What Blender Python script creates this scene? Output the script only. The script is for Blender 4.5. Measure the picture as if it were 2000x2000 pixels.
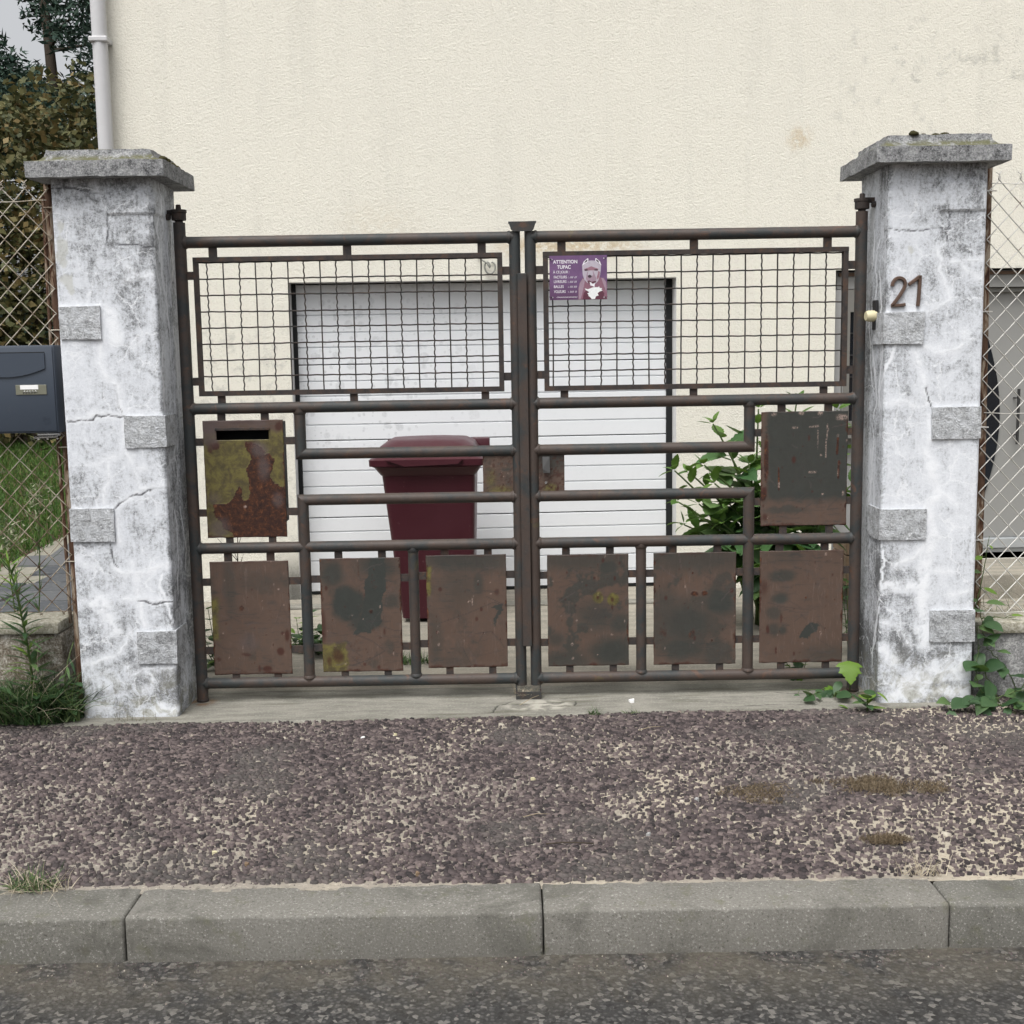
import bpy, bmesh, math, random
import numpy as np
from mathutils import Vector, Matrix, Quaternion

# ------------------------------------------------------------------ camera, sky, sun, exposure
scene = bpy.context.scene
for o in list(bpy.data.objects):
    bpy.data.objects.remove(o, do_unlink=True)
cam_d = bpy.data.cameras.new('camera')
cam = bpy.data.objects.new('camera', cam_d)
scene.collection.objects.link(cam)
cam_d.sensor_fit = 'HORIZONTAL'
cam_d.sensor_width = 36.0
cam_d.lens = 43.2
cam_d.clip_start = 0.05
cam_d.clip_end = 600
cam.location = (0, 0, 1.54)
cam.rotation_mode = 'QUATERNION'
cam.rotation_quaternion = (Matrix.Rotation(math.pi / 2 - math.atan(0.13), 3, 'X')
                           @ Matrix.Rotation(math.radians(-0.95), 3, 'Z')).to_quaternion()
scene.camera = cam

SUN_EL, SUN_AZ = math.radians(62), math.radians(205)      # sun behind the photographer, over the left shoulder
world = bpy.data.worlds.new('World')
scene.world = world
world.use_nodes = True
wn = world.node_tree
wn.nodes.clear()
w_out = wn.nodes.new('ShaderNodeOutputWorld')
w_bg = wn.nodes.new('ShaderNodeBackground')
w_sky = wn.nodes.new('ShaderNodeTexSky')
w_sky.sky_type = 'NISHITA'
w_sky.sun_disc = False
w_sky.sun_elevation = SUN_EL
w_sky.sun_rotation = SUN_AZ
w_sky.air_density = 1.0
w_sky.dust_density = 6.0
w_sky.ozone_density = 1.0
w_hs = wn.nodes.new('ShaderNodeHueSaturation')            # overcast: the cloud takes the blue out of the sky
w_hs.inputs['Saturation'].default_value = 0.14
wn.links.new(w_sky.outputs[0], w_hs.inputs['Color'])
wn.links.new(w_hs.outputs[0], w_bg.inputs[0])
w_bg.inputs[1].default_value = 0.15
wn.links.new(w_bg.outputs[0], w_out.inputs[0])

sun_d = bpy.data.lights.new('sun', 'SUN')
sun = bpy.data.objects.new('sun', sun_d)
scene.collection.objects.link(sun)
sun_d.energy = 1.4
sun_d.angle = math.radians(35)
sun_d.color = (1.0, 0.975, 0.94)
sdir = Vector((math.sin(SUN_AZ) * math.cos(SUN_EL), math.cos(SUN_AZ) * math.cos(SUN_EL), math.sin(SUN_EL)))
sun.rotation_mode = 'QUATERNION'
sun.rotation_quaternion = sdir.to_track_quat('Z', 'Y')
scene.view_settings.view_transform = 'Standard'
scene.view_settings.look = 'None'
scene.view_settings.gamma = 1.0
scene.view_settings.use_curve_mapping = False
scene.view_settings.exposure = 0.43
scene.cycles.max_bounces = 4
scene.cycles.diffuse_bounces = 2
scene.cycles.glossy_bounces = 2
scene.cycles.transmission_bounces = 3
scene.cycles.caustics_reflective = False
scene.cycles.caustics_refractive = False

# ------------------------------------------------------------------ helpers
C = scene.collection
rnd = random.Random(7)
ORG = {}
pi = math.pi

def link(o):
    C.objects.link(o)
    return o

def thing(name, loc, label, cat, group=None, kind=None, rotz=0.0):
    o = link(bpy.data.objects.new(name, None))
    o.location = loc
    o.rotation_euler = (0, 0, rotz)
    o.empty_display_size = 0.1
    ORG[o.name] = Vector(loc)
    return tag(o, label, cat, group, kind)

def tag(o, label=None, cat=None, group=None, kind=None):
    if label: o['label'] = label
    if cat: o['category'] = cat
    if group: o['group'] = group
    if kind: o['kind'] = kind
    return o

def mesh_data(name, V, F, mat=None, smooth=False, attrs=None):
    me = bpy.data.meshes.new(name)
    V = np.asarray(V, dtype=np.float64)
    if isinstance(F, np.ndarray):
        k = F.shape[1]
        me.vertices.add(len(V)); me.vertices.foreach_set('co', V.ravel())
        me.loops.add(F.size); me.loops.foreach_set('vertex_index', F.ravel().astype(np.int32))
        me.polygons.add(len(F)); me.polygons.foreach_set('loop_start', np.arange(0, F.size, k, dtype=np.int32))
        me.update(calc_edges=True)
    else:
        me.from_pydata([tuple(v) for v in V], [], F)
        me.update()
    if smooth:
        me.polygons.foreach_set('use_smooth', np.ones(len(me.polygons), dtype=bool))
    if mat: me.materials.append(mat)
    if attrs:
        for an, (dom, arr) in attrs.items():
            a = me.attributes.new(an, 'FLOAT', dom)
            a.data.foreach_set('value', np.asarray(arr, dtype=np.float32))
    return me

def add(name, V, F, mat, parent=None, smooth=False, attrs=None, raw=False):
    """World coordinates in; the mesh is stored relative to its thing's base."""
    V = np.array(V, dtype=np.float64)
    off = Vector((0, 0, 0))
    if parent is not None and not raw:
        off = ORG[parent.name]
        V = V - np.array(off)
    o = link(bpy.data.objects.new(name, mesh_data(name, V, F, mat, smooth, attrs)))
    if parent is not None:
        o.parent = parent
    ORG[o.name] = Vector(off)
    return o

def place(name, me, loc, parent=None, rot=None, scale=1.0):
    """A piece that shares mesh data; loc in world coordinates."""
    o = link(bpy.data.objects.new(name, me))
    off = ORG[parent.name] if parent is not None else Vector((0, 0, 0))
    o.location = Vector(loc) - off
    if rot is not None:
        o.rotation_mode = 'QUATERNION'
        o.rotation_quaternion = rot
    o.scale = (scale,) * 3
    if parent is not None: o.parent = parent
    return o

class MB:
    """Collects shapes for one mesh object."""
    def __init__(s): s.V = []; s.F = []
    def shape(s, V, F):
        b = len(s.V); s.V += [tuple(v) for v in V]; s.F += [tuple(i + b for i in f) for f in F]; return s
    def box(s, x0, x1, y0, y1, z0, z1, bev=0.0):
        if bev <= 0:
            V = [(x, y, z) for z in (z0, z1) for y in (y0, y1) for x in (x0, x1)]
            F = [(0, 2, 3, 1), (4, 5, 7, 6), (0, 1, 5, 4), (2, 6, 7, 3), (0, 4, 6, 2), (1, 3, 7, 5)]
            return s.shape(V, F)
        bm = bmesh.new()
        bmesh.ops.create_cube(bm, size=1)
        for v in bm.verts:
            v.co = ((x0 + x1) / 2 + v.co.x * (x1 - x0), (y0 + y1) / 2 + v.co.y * (y1 - y0), (z0 + z1) / 2 + v.co.z * (z1 - z0))
        bmesh.ops.bevel(bm, geom=bm.edges[:], offset=bev, segments=2, profile=0.5, affect='EDGES')
        bm.verts.ensure_lookup_table()
        V = [v.co.copy() for v in bm.verts]; F = [[v.index for v in f.verts] for f in bm.faces]
        bm.free()
        return s.shape(V, F)
    def tube(s, P, r, seg=10, cap=True):
        P = [Vector(p) for p in P]; n = len(P)
        R = r if isinstance(r, (list, tuple, np.ndarray)) else [r] * n
        T = []
        for i in range(n):
            t = (P[min(i + 1, n - 1)] - P[max(i - 1, 0)])
            T.append(t.normalized() if t.length > 1e-9 else Vector((0, 0, 1)))
        u = T[0].orthogonal().normalized()
        V = []; F = []
        for i in range(n):
            if i:
                q = T[i - 1].rotation_difference(T[i]); u = q @ u
            u = (u - T[i] * u.dot(T[i])).normalized()
            w = T[i].cross(u)
            for k in range(seg):
                a = 2 * pi * k / seg
                V.append(P[i] + (u * math.cos(a) + w * math.sin(a)) * R[i])
        for i in range(n - 1):
            for k in range(seg):
                k2 = (k + 1) % seg
                F.append((i * seg + k, i * seg + k2, (i + 1) * seg + k2, (i + 1) * seg + k))
        if cap:
            F.append(tuple(range(seg - 1, -1, -1))); F.append(tuple((n - 1) * seg + k for k in range(seg)))
        return s.shape(V, F)
    def prism(s, poly, y0, y1):
        """poly in (x, z), extruded along y"""
        n = len(poly)
        V = [(x, y0, z) for x, z in poly] + [(x, y1, z) for x, z in poly]
        F = [tuple(range(n)), tuple(range(2 * n - 1, n - 1, -1))]
        F += [(i, i + n, (i + 1) % n + n, (i + 1) % n) for i in range(n)]
        return s.shape(V, F)
    def prismz(s, poly, z0, z1):
        n = len(poly)
        V = [(x, y, z0) for x, y in poly] + [(x, y, z1) for x, y in poly]
        F = [tuple(range(n - 1, -1, -1)), tuple(range(n, 2 * n))]
        F += [(i, (i + 1) % n, (i + 1) % n + n, i + n) for i in range(n)]
        return s.shape(V, F)
    def lathe(s, prof, c, seg=20):
        V = []; F = []; n = len(prof)
        for r, z in prof:
            for k in range(seg):
                a = 2 * pi * k / seg
                V.append((c[0] + r * math.cos(a), c[1] + r * math.sin(a), c[2] + z))
        for i in range(n - 1):
            for k in range(seg):
                F.append((i * seg + k, i * seg + (k + 1) % seg, (i + 1) * seg + (k + 1) % seg, (i + 1) * seg + k))
        F.append(tuple(range(seg - 1, -1, -1))); F.append(tuple((n - 1) * seg + k for k in range(seg)))
        return s.shape(V, F)
    def add(s, name, mat, parent=None, smooth=False, attrs=None, raw=False):
        o = add(name, s.V, s.F, mat, parent, smooth, attrs, raw)
        if smooth == 'auto': auto(o)
        return o

def auto(o, ang=40):
    """smooth shading with sharp edges above an angle"""
    bm = bmesh.new(); bm.from_mesh(o.data)
    for f in bm.faces: f.smooth = True
    for e in bm.edges:
        if len(e.link_faces) == 2 and e.calc_face_angle(0) > math.radians(ang): e.smooth = False
    bm.to_mesh(o.data); bm.free()
    return o

# value noise in numpy, for shapes and for where stains lie
_tab = np.random.RandomState(11).rand(16, 256, 256)
def vnoise(x, y, seed=0):
    t = _tab[seed % 16]
    xi = np.floor(x).astype(int); yi = np.floor(y).astype(int)
    fx = x - xi; fy = y - yi
    fx = fx * fx * (3 - 2 * fx); fy = fy * fy * (3 - 2 * fy)
    a = t[xi & 255, yi & 255]; b = t[(xi + 1) & 255, yi & 255]
    c = t[xi & 255, (yi + 1) & 255]; d = t[(xi + 1) & 255, (yi + 1) & 255]
    return (a * (1 - fx) + b * fx) * (1 - fy) + (c * (1 - fx) + d * fx) * fy
def fbm(x, y, o=4, seed=0, g=0.5):
    s = 0; a = 1; w = 0
    for i in range(o):
        s = s + a * vnoise(x * 2 ** i + 17.3 * i, y * 2 ** i + 5.1 * i, seed + i); w += a; a *= g
    return s / w
def sstep(a, b, x):
    t = np.clip((x - a) / (b - a), 0, 1); return t * t * (3 - 2 * t)
def dpoly(px, py, pts):
    """distance of points to a polyline"""
    d = np.full(px.shape, 1e9)
    for (ax, ay), (bx, by) in zip(pts[:-1], pts[1:]):
        vx, vy = bx - ax, by - ay; L = vx * vx + vy * vy + 1e-12
        t = np.clip(((px - ax) * vx + (py - ay) * vy) / L, 0, 1)
        d = np.minimum(d, np.hypot(px - ax - t * vx, py - ay - t * vy))
    return d
def inpoly(px, py, poly):
    r = np.zeros(px.shape, bool); n = len(poly)
    for i in range(n):
        x0, y0 = poly[i]; x1, y1 = poly[(i + 1) % n]
        c = ((y0 > py) != (y1 > py)) & (px < (x1 - x0) * (py - y0) / (y1 - y0 + 1e-12) + x0)
        r ^= c
    return r

# ------------------------------------------------------------------ materials
class NT:
    def __init__(s, name, rough=0.8, spec=0.3, metal=0.0):
        s.m = bpy.data.materials.new(name); s.m.use_nodes = True
        s.t = s.m.node_tree; s.b = s.t.nodes['Principled BSDF']
        s.b.inputs['Roughness'].default_value = rough
        s.b.inputs['Specular IOR Level'].default_value = spec
        s.b.inputs['Metallic'].default_value = metal
        s.pos = s.t.nodes.new('ShaderNodeNewGeometry').outputs['Position']
    def put(s, sock, v):
        if isinstance(v, bpy.types.NodeSocket): s.t.links.new(v, sock)
        else:
            if isinstance(v, (tuple, list)) and len(v) == 3 and sock.type == 'RGBA': v = (*v, 1)
            sock.default_value = v
    def n(s, typ, inp=None, **pr):
        nd = s.t.nodes.new(typ)
        for k, v in pr.items(): setattr(nd, k, v)
        for k, v in (inp or {}).items(): s.put(nd.inputs[k], v)
        return nd
    def map(s, sc=(1, 1, 1), vec=None, loc=(0, 0, 0)):
        return s.n('ShaderNodeMapping', {'Vector': vec or s.pos, 'Scale': sc, 'Location': loc}).outputs[0]
    def noise(s, scale, detail=4, rough=0.55, dist=0.0, vec=None, out='Fac'):
        return s.n('ShaderNodeTexNoise', {'Vector': vec or s.pos, 'Scale': scale, 'Detail': detail, 'Roughness': rough, 'Distortion': dist}).outputs[out]
    def vor(s, scale, vec=None, feature='F1', out='Distance', rand=1.0):
        return s.n('ShaderNodeTexVoronoi', {'Vector': vec or s.pos, 'Scale': scale, 'Randomness': rand}, feature=feature).outputs[out]
    def ramp(s, fac, stops, interp='LINEAR'):
        nd = s.n('ShaderNodeValToRGB', {'Fac': fac}); cr = nd.color_ramp; cr.interpolation = interp
        while len(cr.elements) < len(stops): cr.elements.new(0.5)
        for e, (p, c) in zip(cr.elements, stops):
            e.position = p; e.color = (*c, 1) if isinstance(c, (tuple, list)) else (c, c, c, 1)
        return nd.outputs[0]
    def sm(s, x, a, b):
        return s.n('ShaderNodeMapRange', {'Value': x, 'From Min': a, 'From Max': b}, interpolation_type='SMOOTHSTEP').outputs[0]
    def mix(s, f, a, b, blend='MIX'):
        nd = s.n('ShaderNodeMix', data_type='RGBA', blend_type=blend, clamp_factor=True)
        s.put(nd.inputs[0], f); s.put(nd.inputs[6], a); s.put(nd.inputs[7], b)
        return nd.outputs[2]
    def op(s, o, a, b=0.0, c=None, clamp=False):
        nd = s.n('ShaderNodeMath', operation=o, use_clamp=clamp)
        s.put(nd.inputs[0], a); s.put(nd.inputs[1], b)
        if c is not None: s.put(nd.inputs[2], c)
        return nd.outputs[0]
    def attr(s, name): return s.n('ShaderNodeAttribute', attribute_name=name).outputs['Fac']
    def xyz(s):
        nd = s.n('ShaderNodeSeparateXYZ', {0: s.pos}); return nd.outputs
    def objrand(s): return s.n('ShaderNodeObjectInfo').outputs['Random']
    def bump(s, h, strength=0.5, dist=0.01, prev=None):
        i = {'Height': h, 'Strength': strength, 'Distance': dist}
        if prev is not None: i['Normal'] = prev
        return s.n('ShaderNodeBump', i).outputs[0]
    def done(s, col, rough=None, nrm=None):
        s.put(s.b.inputs['Base Color'], col)
        if rough is not None: s.put(s.b.inputs['Roughness'], rough)
        if nrm is not None: s.put(s.b.inputs['Normal'], nrm)
        return s.m

M = {}
def simple(name, col, rough=0.6, spec=0.3, metal=0.0, var=0.15, scale=30, bump=0.0, bscale=200):
    t = NT(name, rough, spec, metal)
    k = t.noise(scale, 5, 0.6)
    c = t.mix(k, tuple(v * (1 - var) for v in col), tuple(min(1, v * (1 + var)) for v in col))
    nr = t.bump(t.noise(bscale, 3), bump, 0.003) if bump else None
    M[name] = t.done(c, None, nr)
    return M[name]

def build_materials():
    # whitewashed pillar plaster
    t = NT('pillar_plaster', 0.92, 0.2)
    vein, crack, dirt_tone, bare = t.attr('vein'), t.attr('crack'), t.attr('dirt_tone'), t.attr('bare')
    fine = t.noise(85, 5, 0.8, 0.3)
    speck = t.noise(230, 5, 0.8)
    mid = t.noise(13, 5, 0.72, 0.7)
    streak = t.noise(1, 5, 0.7, 0.6, vec=t.map((48, 48, 9)))
    f = t.op('MULTIPLY_ADD', fine, 0.85, t.op('MULTIPLY_ADD', mid, 0.75, t.op('MULTIPLY', streak, 0.42)))
    f = t.op('ADD', f, t.op('MULTIPLY_ADD', dirt_tone, 0.62, -0.31))
    f = t.op('SUBTRACT', f, t.op('MULTIPLY', vein, 0.30))
    col = t.ramp(t.op('MULTIPLY', f, 0.7), [(0.50, (0.70, 0.725, 0.765)), (0.65, (0.605, 0.63, 0.67)), (0.74, (0.48, 0.50, 0.53)), (0.84, (0.30, 0.31, 0.325)), (0.97, (0.13, 0.135, 0.14))])
    g2 = t.sm(t.op('MULTIPLY_ADD', speck, 0.9, f), 1.44, 1.74)
    web = t.n('ShaderNodeTexVoronoi', {'Vector': t.n('ShaderNodeVectorMath', {0: t.pos, 1: t.n('ShaderNodeVectorMath', {0: t.noise(9, 5, 0.7, 0, None, 'Color'), 1: (0.10, 0.10, 0.10)}, operation='MULTIPLY').outputs[0]}, operation='ADD').outputs[0], 'Scale': 6.5}, feature='DISTANCE_TO_EDGE').outputs['Distance']
    webm = t.op('MULTIPLY', t.sm(web, 0.026, 0.004), t.sm(t.noise(7, 5, 0.7), 0.42, 0.56))
    col = t.mix(t.op('MULTIPLY', g2, 0.6), col, (0.10, 0.103, 0.106))
    col = t.mix(t.op('MULTIPLY', t.op('MAXIMUM', t.op('MULTIPLY', webm, 0.85), vein), 0.80), col, (0.78, 0.80, 0.83))
    zz = t.sm(t.xyz()[2], 0.30, 0.0)
    col = t.mix(t.op('MULTIPLY', t.op('MULTIPLY', zz, t.sm(mid, 0.46, 0.62)), 0.5), col, (0.30, 0.29, 0.21))
    col = t.mix(bare, col, (0.46, 0.465, 0.42))
    col = t.mix(crack, col, (0.06, 0.06, 0.065))
    h = t.op('MULTIPLY_ADD', fine, 0.6, t.op('MULTIPLY', mid, 0.5))
    M['pillar_plaster'] = t.done(col, None, t.bump(h, 0.55, 0.006))

    t = NT('quoin_plaster', 0.95, 0.2)
    fine = t.noise(120, 5, 0.75); mid = t.noise(30, 5, 0.7, 0.5)
    f = t.op('MULTIPLY_ADD', fine, 0.8, t.op('MULTIPLY', mid, 0.6))
    low = t.sm(t.xyz()[2], 1.9, 0.2)
    f = t.op('ADD', f, t.op('MULTIPLY_ADD', low, 0.06, -0.04))
    col = t.ramp(f, [(0.50, (0.74, 0.76, 0.79)), (0.64, (0.50, 0.515, 0.53)), (0.76, (0.32, 0.33, 0.34)), (0.92, (0.12, 0.12, 0.12))])
    col = t.mix(t.op('MULTIPLY', t.sm(t.noise(16, 5, 0.75, 0.5), 0.42, 0.60), 0.62), col, (0.66, 0.685, 0.72))
    M['quoin_plaster'] = t.done(col, None, t.bump(t.op('ADD', fine, mid), 0.9, 0.012))

    t = NT('cap_concrete', 0.95, 0.15)
    fine = t.noise(140, 5, 0.8); mid = t.noise(18, 5, 0.7, 0.6); spots = t.vor(70)
    nz = t.n('ShaderNodeSeparateXYZ', {0: t.n('ShaderNodeNewGeometry').outputs['Normal']}).outputs[2]
    f = t.op('MULTIPLY_ADD', fine, 0.8, t.op('MULTIPLY', mid, 0.5))
    col = t.ramp(f, [(0.44, (0.64, 0.64, 0.635)), (0.57, (0.41, 0.415, 0.42)), (0.69, (0.22, 0.225, 0.23)), (0.80, (0.05, 0.05, 0.052))])
    col = t.mix(t.op('MULTIPLY', t.sm(spots, 0.16, 0.05), t.sm(t.noise(9, 3), 0.5, 0.62)), col, (0.70, 0.70, 0.67))
    col = t.mix(t.op('MULTIPLY', t.sm(nz, 0.3, 0.8), t.sm(mid, 0.35, 0.55)), col, (0.15, 0.15, 0.085))
    M['cap_concrete'] = t.done(col, None, t.bump(t.op('ADD', fine, mid), 0.9, 0.01))

    # gate paint: brown undercoat showing through black-green, rust freckles
    t = NT('gate_pipe', 0.55, 0.4)
    big = t.noise(3.2, 5, 0.65, 0.8); mid = t.noise(20, 5, 0.7, 0.3); fine = t.noise(160, 5, 0.7)
    br = t.mix(mid, (0.042, 0.031, 0.026), (0.074, 0.053, 0.043))
    dk = t.mix(mid, (0.018, 0.023, 0.025), (0.038, 0.043, 0.043))
    col = t.mix(t.sm(t.op('MULTIPLY_ADD', mid, 0.4, t.op('MULTIPLY', big, 0.8)), 0.52, 0.70), br, dk)
    col = t.mix(t.op('MULTIPLY', t.sm(t.noise(11, 5, 0.7, 1.0), 0.56, 0.70), 0.65), col, (0.105, 0.052, 0.031))
    col = t.mix(t.op('MULTIPLY', t.sm(t.noise(48, 5, 0.8, 0.4), 0.56, 0.66), 0.55), col, (0.024, 0.022, 0.021))
    col = t.mix(t.op('MULTIPLY', t.sm(t.noise(7, 4, 0.6, 0.6), 0.66, 0.72), 0.30), col, (0.12, 0.098, 0.03))
    col = t.mix(t.sm(fine, 0.66, 0.74), col, (0.20, 0.17, 0.15))
    col = t.mix(t.op('MULTIPLY', t.sm(t.vor(38), 0.10, 0.04), 0.8), col, (0.03, 0.016, 0.012))
    M['gate_pipe'] = t.done(col, t.op('MULTIPLY_ADD', mid, 0.35, 0.42), t.bump(t.op('ADD', mid, t.op('MULTIPLY', fine, 0.5)), 0.25, 0.004))

    t = NT('gate_frame', 0.7, 0.3)
    mid = t.noise(24, 5, 0.7, 0.5); fine = t.noise(150, 5, 0.7)
    col = t.ramp(mid, [(0.35, (0.028, 0.026, 0.026)), (0.52, (0.048, 0.038, 0.034)), (0.66, (0.075, 0.045, 0.032)), (0.76, (0.08, 0.062, 0.028))])
    M['gate_frame'] = t.done(col, None, t.bump(fine, 0.4, 0.004))

    t = NT('mesh_wire', 0.65, 0.3)
    col = t.ramp(t.noise(30, 4), [(0.4, (0.022, 0.022, 0.022)), (0.62, (0.05, 0.037, 0.03))])
    M['mesh_wire'] = t.done(col)

    # sheet panels; where each stain lies comes from attributes
    t = NT('gate_panel', 0.6, 0.35)
    big = t.noise(7, 5, 0.65, 0.6); mid = t.noise(26, 5, 0.7, 0.4); fine = t.noise(170, 5, 0.75)
    col = t.mix(big, (0.072, 0.047, 0.036), (0.112, 0.074, 0.056))
    col = t.mix(t.op('MULTIPLY', t.sm(mid, 0.5, 0.68), 0.35), col, (0.07, 0.06, 0.055))
    scuff = t.noise(1, 5, 0.75, 0.8, vec=t.n('ShaderNodeMapping', {'Vector': t.pos, 'Rotation': (0, 0.5, 0), 'Scale': (12, 12, 75)}).outputs[0])
    scuff2 = t.noise(1, 5, 0.75, 0.8, vec=t.n('ShaderNodeMapping', {'Vector': t.pos, 'Rotation': (0, -0.7, 0), 'Scale': (85, 40, 11)}).outputs[0])
    sc_area = t.sm(t.noise(6, 3), 0.40, 0.62)
    col = t.mix(t.op('MULTIPLY', t.op('MULTIPLY', t.sm(scuff, 0.52, 0.64), sc_area), 0.7), col, (0.040, 0.038, 0.036))
    col = t.mix(t.op('MULTIPLY', t.op('MULTIPLY', t.sm(scuff2, 0.55, 0.66), t.op('SUBTRACT', 1.0, sc_area)), 0.6), col, (0.15, 0.105, 0.085))
    run = t.noise(1, 5, 0.7, 0.2, vec=t.map((60, 60, 6)))
    col = t.mix(t.op('MULTIPLY', t.sm(run, 0.56, 0.72), 0.35), col, (0.125, 0.07, 0.045))
    dk = t.mix(mid, (0.019, 0.025, 0.023), (0.040, 0.046, 0.042))
    col = t.mix(t.op('MULTIPLY', t.attr('dark'), 0.92), col, dk)
    yl = t.mix(t.sm(mid, 0.36, 0.62), (0.060, 0.050, 0.020), (0.135, 0.118, 0.032))
    col = t.mix(t.op('MULTIPLY', t.attr('yellow'), t.op('MULTIPLY_ADD', t.sm(fine, 0.62, 0.5), 0.35, 0.65)), col, yl)
    rs = t.ramp(t.noise(48, 5, 0.75, 0.4), [(0.30, (0.016, 0.008, 0.006)), (0.47, (0.036, 0.014, 0.009)), (0.58, (0.070, 0.025, 0.011)), (0.70, (0.14, 0.055, 0.022))])
    rmask = t.sm(t.op('MULTIPLY_ADD', t.attr('rust'), 0.85, t.op('MULTIPLY_ADD', t.noise(55, 5, 0.8), 0.9, -0.45)), 0.22, 0.62)
    rmask = t.op('MULTIPLY', rmask, t.sm(t.attr('rust'), 0.0, 0.12))
    col = t.mix(rmask, col, rs)
    col = t.mix(t.op('MULTIPLY', t.attr('spot'), 0.85), col, (0.045, 0.014, 0.009))
    col = t.mix(t.op('MULTIPLY', t.attr('mauve'), 0.8), col, t.mix(fine, (0.055, 0.040, 0.040), (0.125, 0.098, 0.095)))
    col = t.mix(t.op('MULTIPLY', t.attr('pale'), t.sm(t.noise(140, 4, 0.7), 0.40, 0.56)), col, (0.36, 0.27, 0.23))
    col = t.mix(t.op('MULTIPLY', t.attr('scratch'), 0.75), col, (0.042, 0.036, 0.035))
    col = t.mix(t.op('MULTIPLY', t.sm(t.vor(26), 0.085, 0.03), t.sm(t.noise(8, 3), 0.47, 0.58)), col, (0.055, 0.018, 0.012))
    col = t.mix(t.op('MULTIPLY', t.sm(fine, 0.64, 0.72), 0.35), col, (0.135, 0.105, 0.092))
    rg = t.op('MULTIPLY_ADD', t.attr('rust'), 0.3, 0.52)
    M['gate_panel'] = t.done(col, rg, t.bump(t.op('MULTIPLY_ADD', t.attr('rust'), t.op('MULTIPLY', fine, 1.5), t.op('MULTIPLY', mid, 0.4)), 0.35, 0.004))

    # house render
    t = NT('wall_render', 0.95, 0.15)
    fine = t.noise(78, 5, 0.75, 0.1); mid = t.noise(150, 4, 0.6); big = t.noise(0.9, 5, 0.6)
    x, y, z = t.xyz()
    col = t.mix(big, (0.81, 0.785, 0.69), (0.775, 0.755, 0.675))
    stk = t.sm(t.noise(1, 5, 0.65, 0.3, vec=t.map((7, 7, 0.5))), 0.48, 0.75)
    col = t.mix(t.op('MULTIPLY', stk, 0.22), col, (0.56, 0.55, 0.49))
    col = t.mix(t.op('MULTIPLY', t.sm(fine, 0.50, 0.32), 0.30), col, (0.50, 0.47, 0.38))
    spk = t.sm(t.noise(48, 5, 0.8), 0.60, 0.72)
    reg = t.op('MAXIMUM', t.op('MULTIPLY', t.sm(x, -1.15, -1.5), t.sm(z, 1.95, 1.5)), t.op('MULTIPLY', t.sm(x, 1.9, 2.3), t.sm(t.noise(2.5, 3), 0.5, 0.6)))
    reg = t.op('ADD', reg, 0.10)
    col = t.mix(t.op('MULTIPLY', t.op('MULTIPLY', spk, reg), 0.8), col, (0.20, 0.20, 0.18))
    col = t.mix(t.op('MULTIPLY', t.op('MULTIPLY', t.sm(t.noise(10, 5, 0.7), 0.5, 0.7), reg), 0.45), col, (0.36, 0.36, 0.33))
    col = t.mix(t.op('MULTIPLY', t.attr('rust'), t.sm(t.noise(30, 5, 0.7), 0.36, 0.56)), col, (0.46, 0.30, 0.10))
    soot = t.attr('soot')
    col = t.mix(soot, col, (0.03, 0.03, 0.03))
    M['wall_render'] = t.done(col, None, t.bump(t.op('MULTIPLY_ADD', mid, 0.35, fine), 0.7, 0.012))

    t = NT('garage_white', 0.42, 0.5)
    x, y, z = t.xyz()
    reg = t.op('ADD', t.op('MULTIPLY', t.sm(x, 0.25, -0.75), t.sm(z, 0.75, 1.05)), 0.10)
    v1 = t.n('ShaderNodeTexVoronoi', {'Vector': t.pos, 'Scale': 13.0}); v2 = t.n('ShaderNodeTexVoronoi', {'Vector': t.pos, 'Scale': 30.0})
    def dots(v, thr):
        rr = t.n('ShaderNodeSeparateColor', {0: v.outputs['Color']}).outputs[0]
        return t.sm(t.op('SUBTRACT', t.op('MULTIPLY', rr, thr), v.outputs['Distance']), -0.04, 0.14)
    d = t.op('MAXIMUM', dots(v1, 0.52), dots(v2, 0.46))
    d = t.op('MULTIPLY', d, t.sm(t.noise(60, 5, 0.8), 0.25, 0.60))
    d = t.op('MULTIPLY', d, t.sm(t.noise(3.0, 4, 0.6), 0.30, 0.50))
    big = t.noise(2.2, 4)
    col = t.mix(big, (0.745, 0.765, 0.785), (0.70, 0.72, 0.745))
    col = t.mix(t.op('MULTIPLY', t.sm(t.noise(120, 3), 0.55, 0.75), 0.15), col, (0.55, 0.56, 0.56))
    col = t.mix(t.op('MULTIPLY', t.op('MULTIPLY', d, reg), 0.42), col, (0.40, 0.415, 0.43))
    M['garage_white'] = t.done(col, 0.45, t.bump(t.noise(180, 3), 0.08, 0.002))

    simple('seal_black', (0.012, 0.013, 0.014), 0.6, 0.3)
    simple('reveal_white', (0.66, 0.66, 0.65), 0.8, 0.2, var=0.08)
    simple('downpipe_grey', (0.52, 0.52, 0.53), 0.4, 0.4, var=0.06)
    simple('door_grey', (0.26, 0.26, 0.25), 0.45, 0.4, var=0.06, scale=3)
    simple('frame_grey', (0.17, 0.165, 0.15), 0.5, 0.4, var=0.08)
    simple('frame_light', (0.30, 0.30, 0.295), 0.5, 0.4, var=0.08)
    simple('aluminium', (0.55, 0.58, 0.60), 0.3, 0.5, 0.6, var=0.08)
    simple('brown_trim', (0.12, 0.075, 0.05), 0.6, 0.3)
    simple('latch_grey', (0.11, 0.11, 0.11), 0.4, 0.5, 0.4)
    simple('handle_dark', (0.06, 0.06, 0.06), 0.35, 0.5, 0.5)
    t = NT('black_glass', 0.06, 0.5)
    M['black_glass'] = t.done(t.mix(t.noise(5, 2), (0.008, 0.010, 0.014), (0.014, 0.017, 0.022)))

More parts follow.
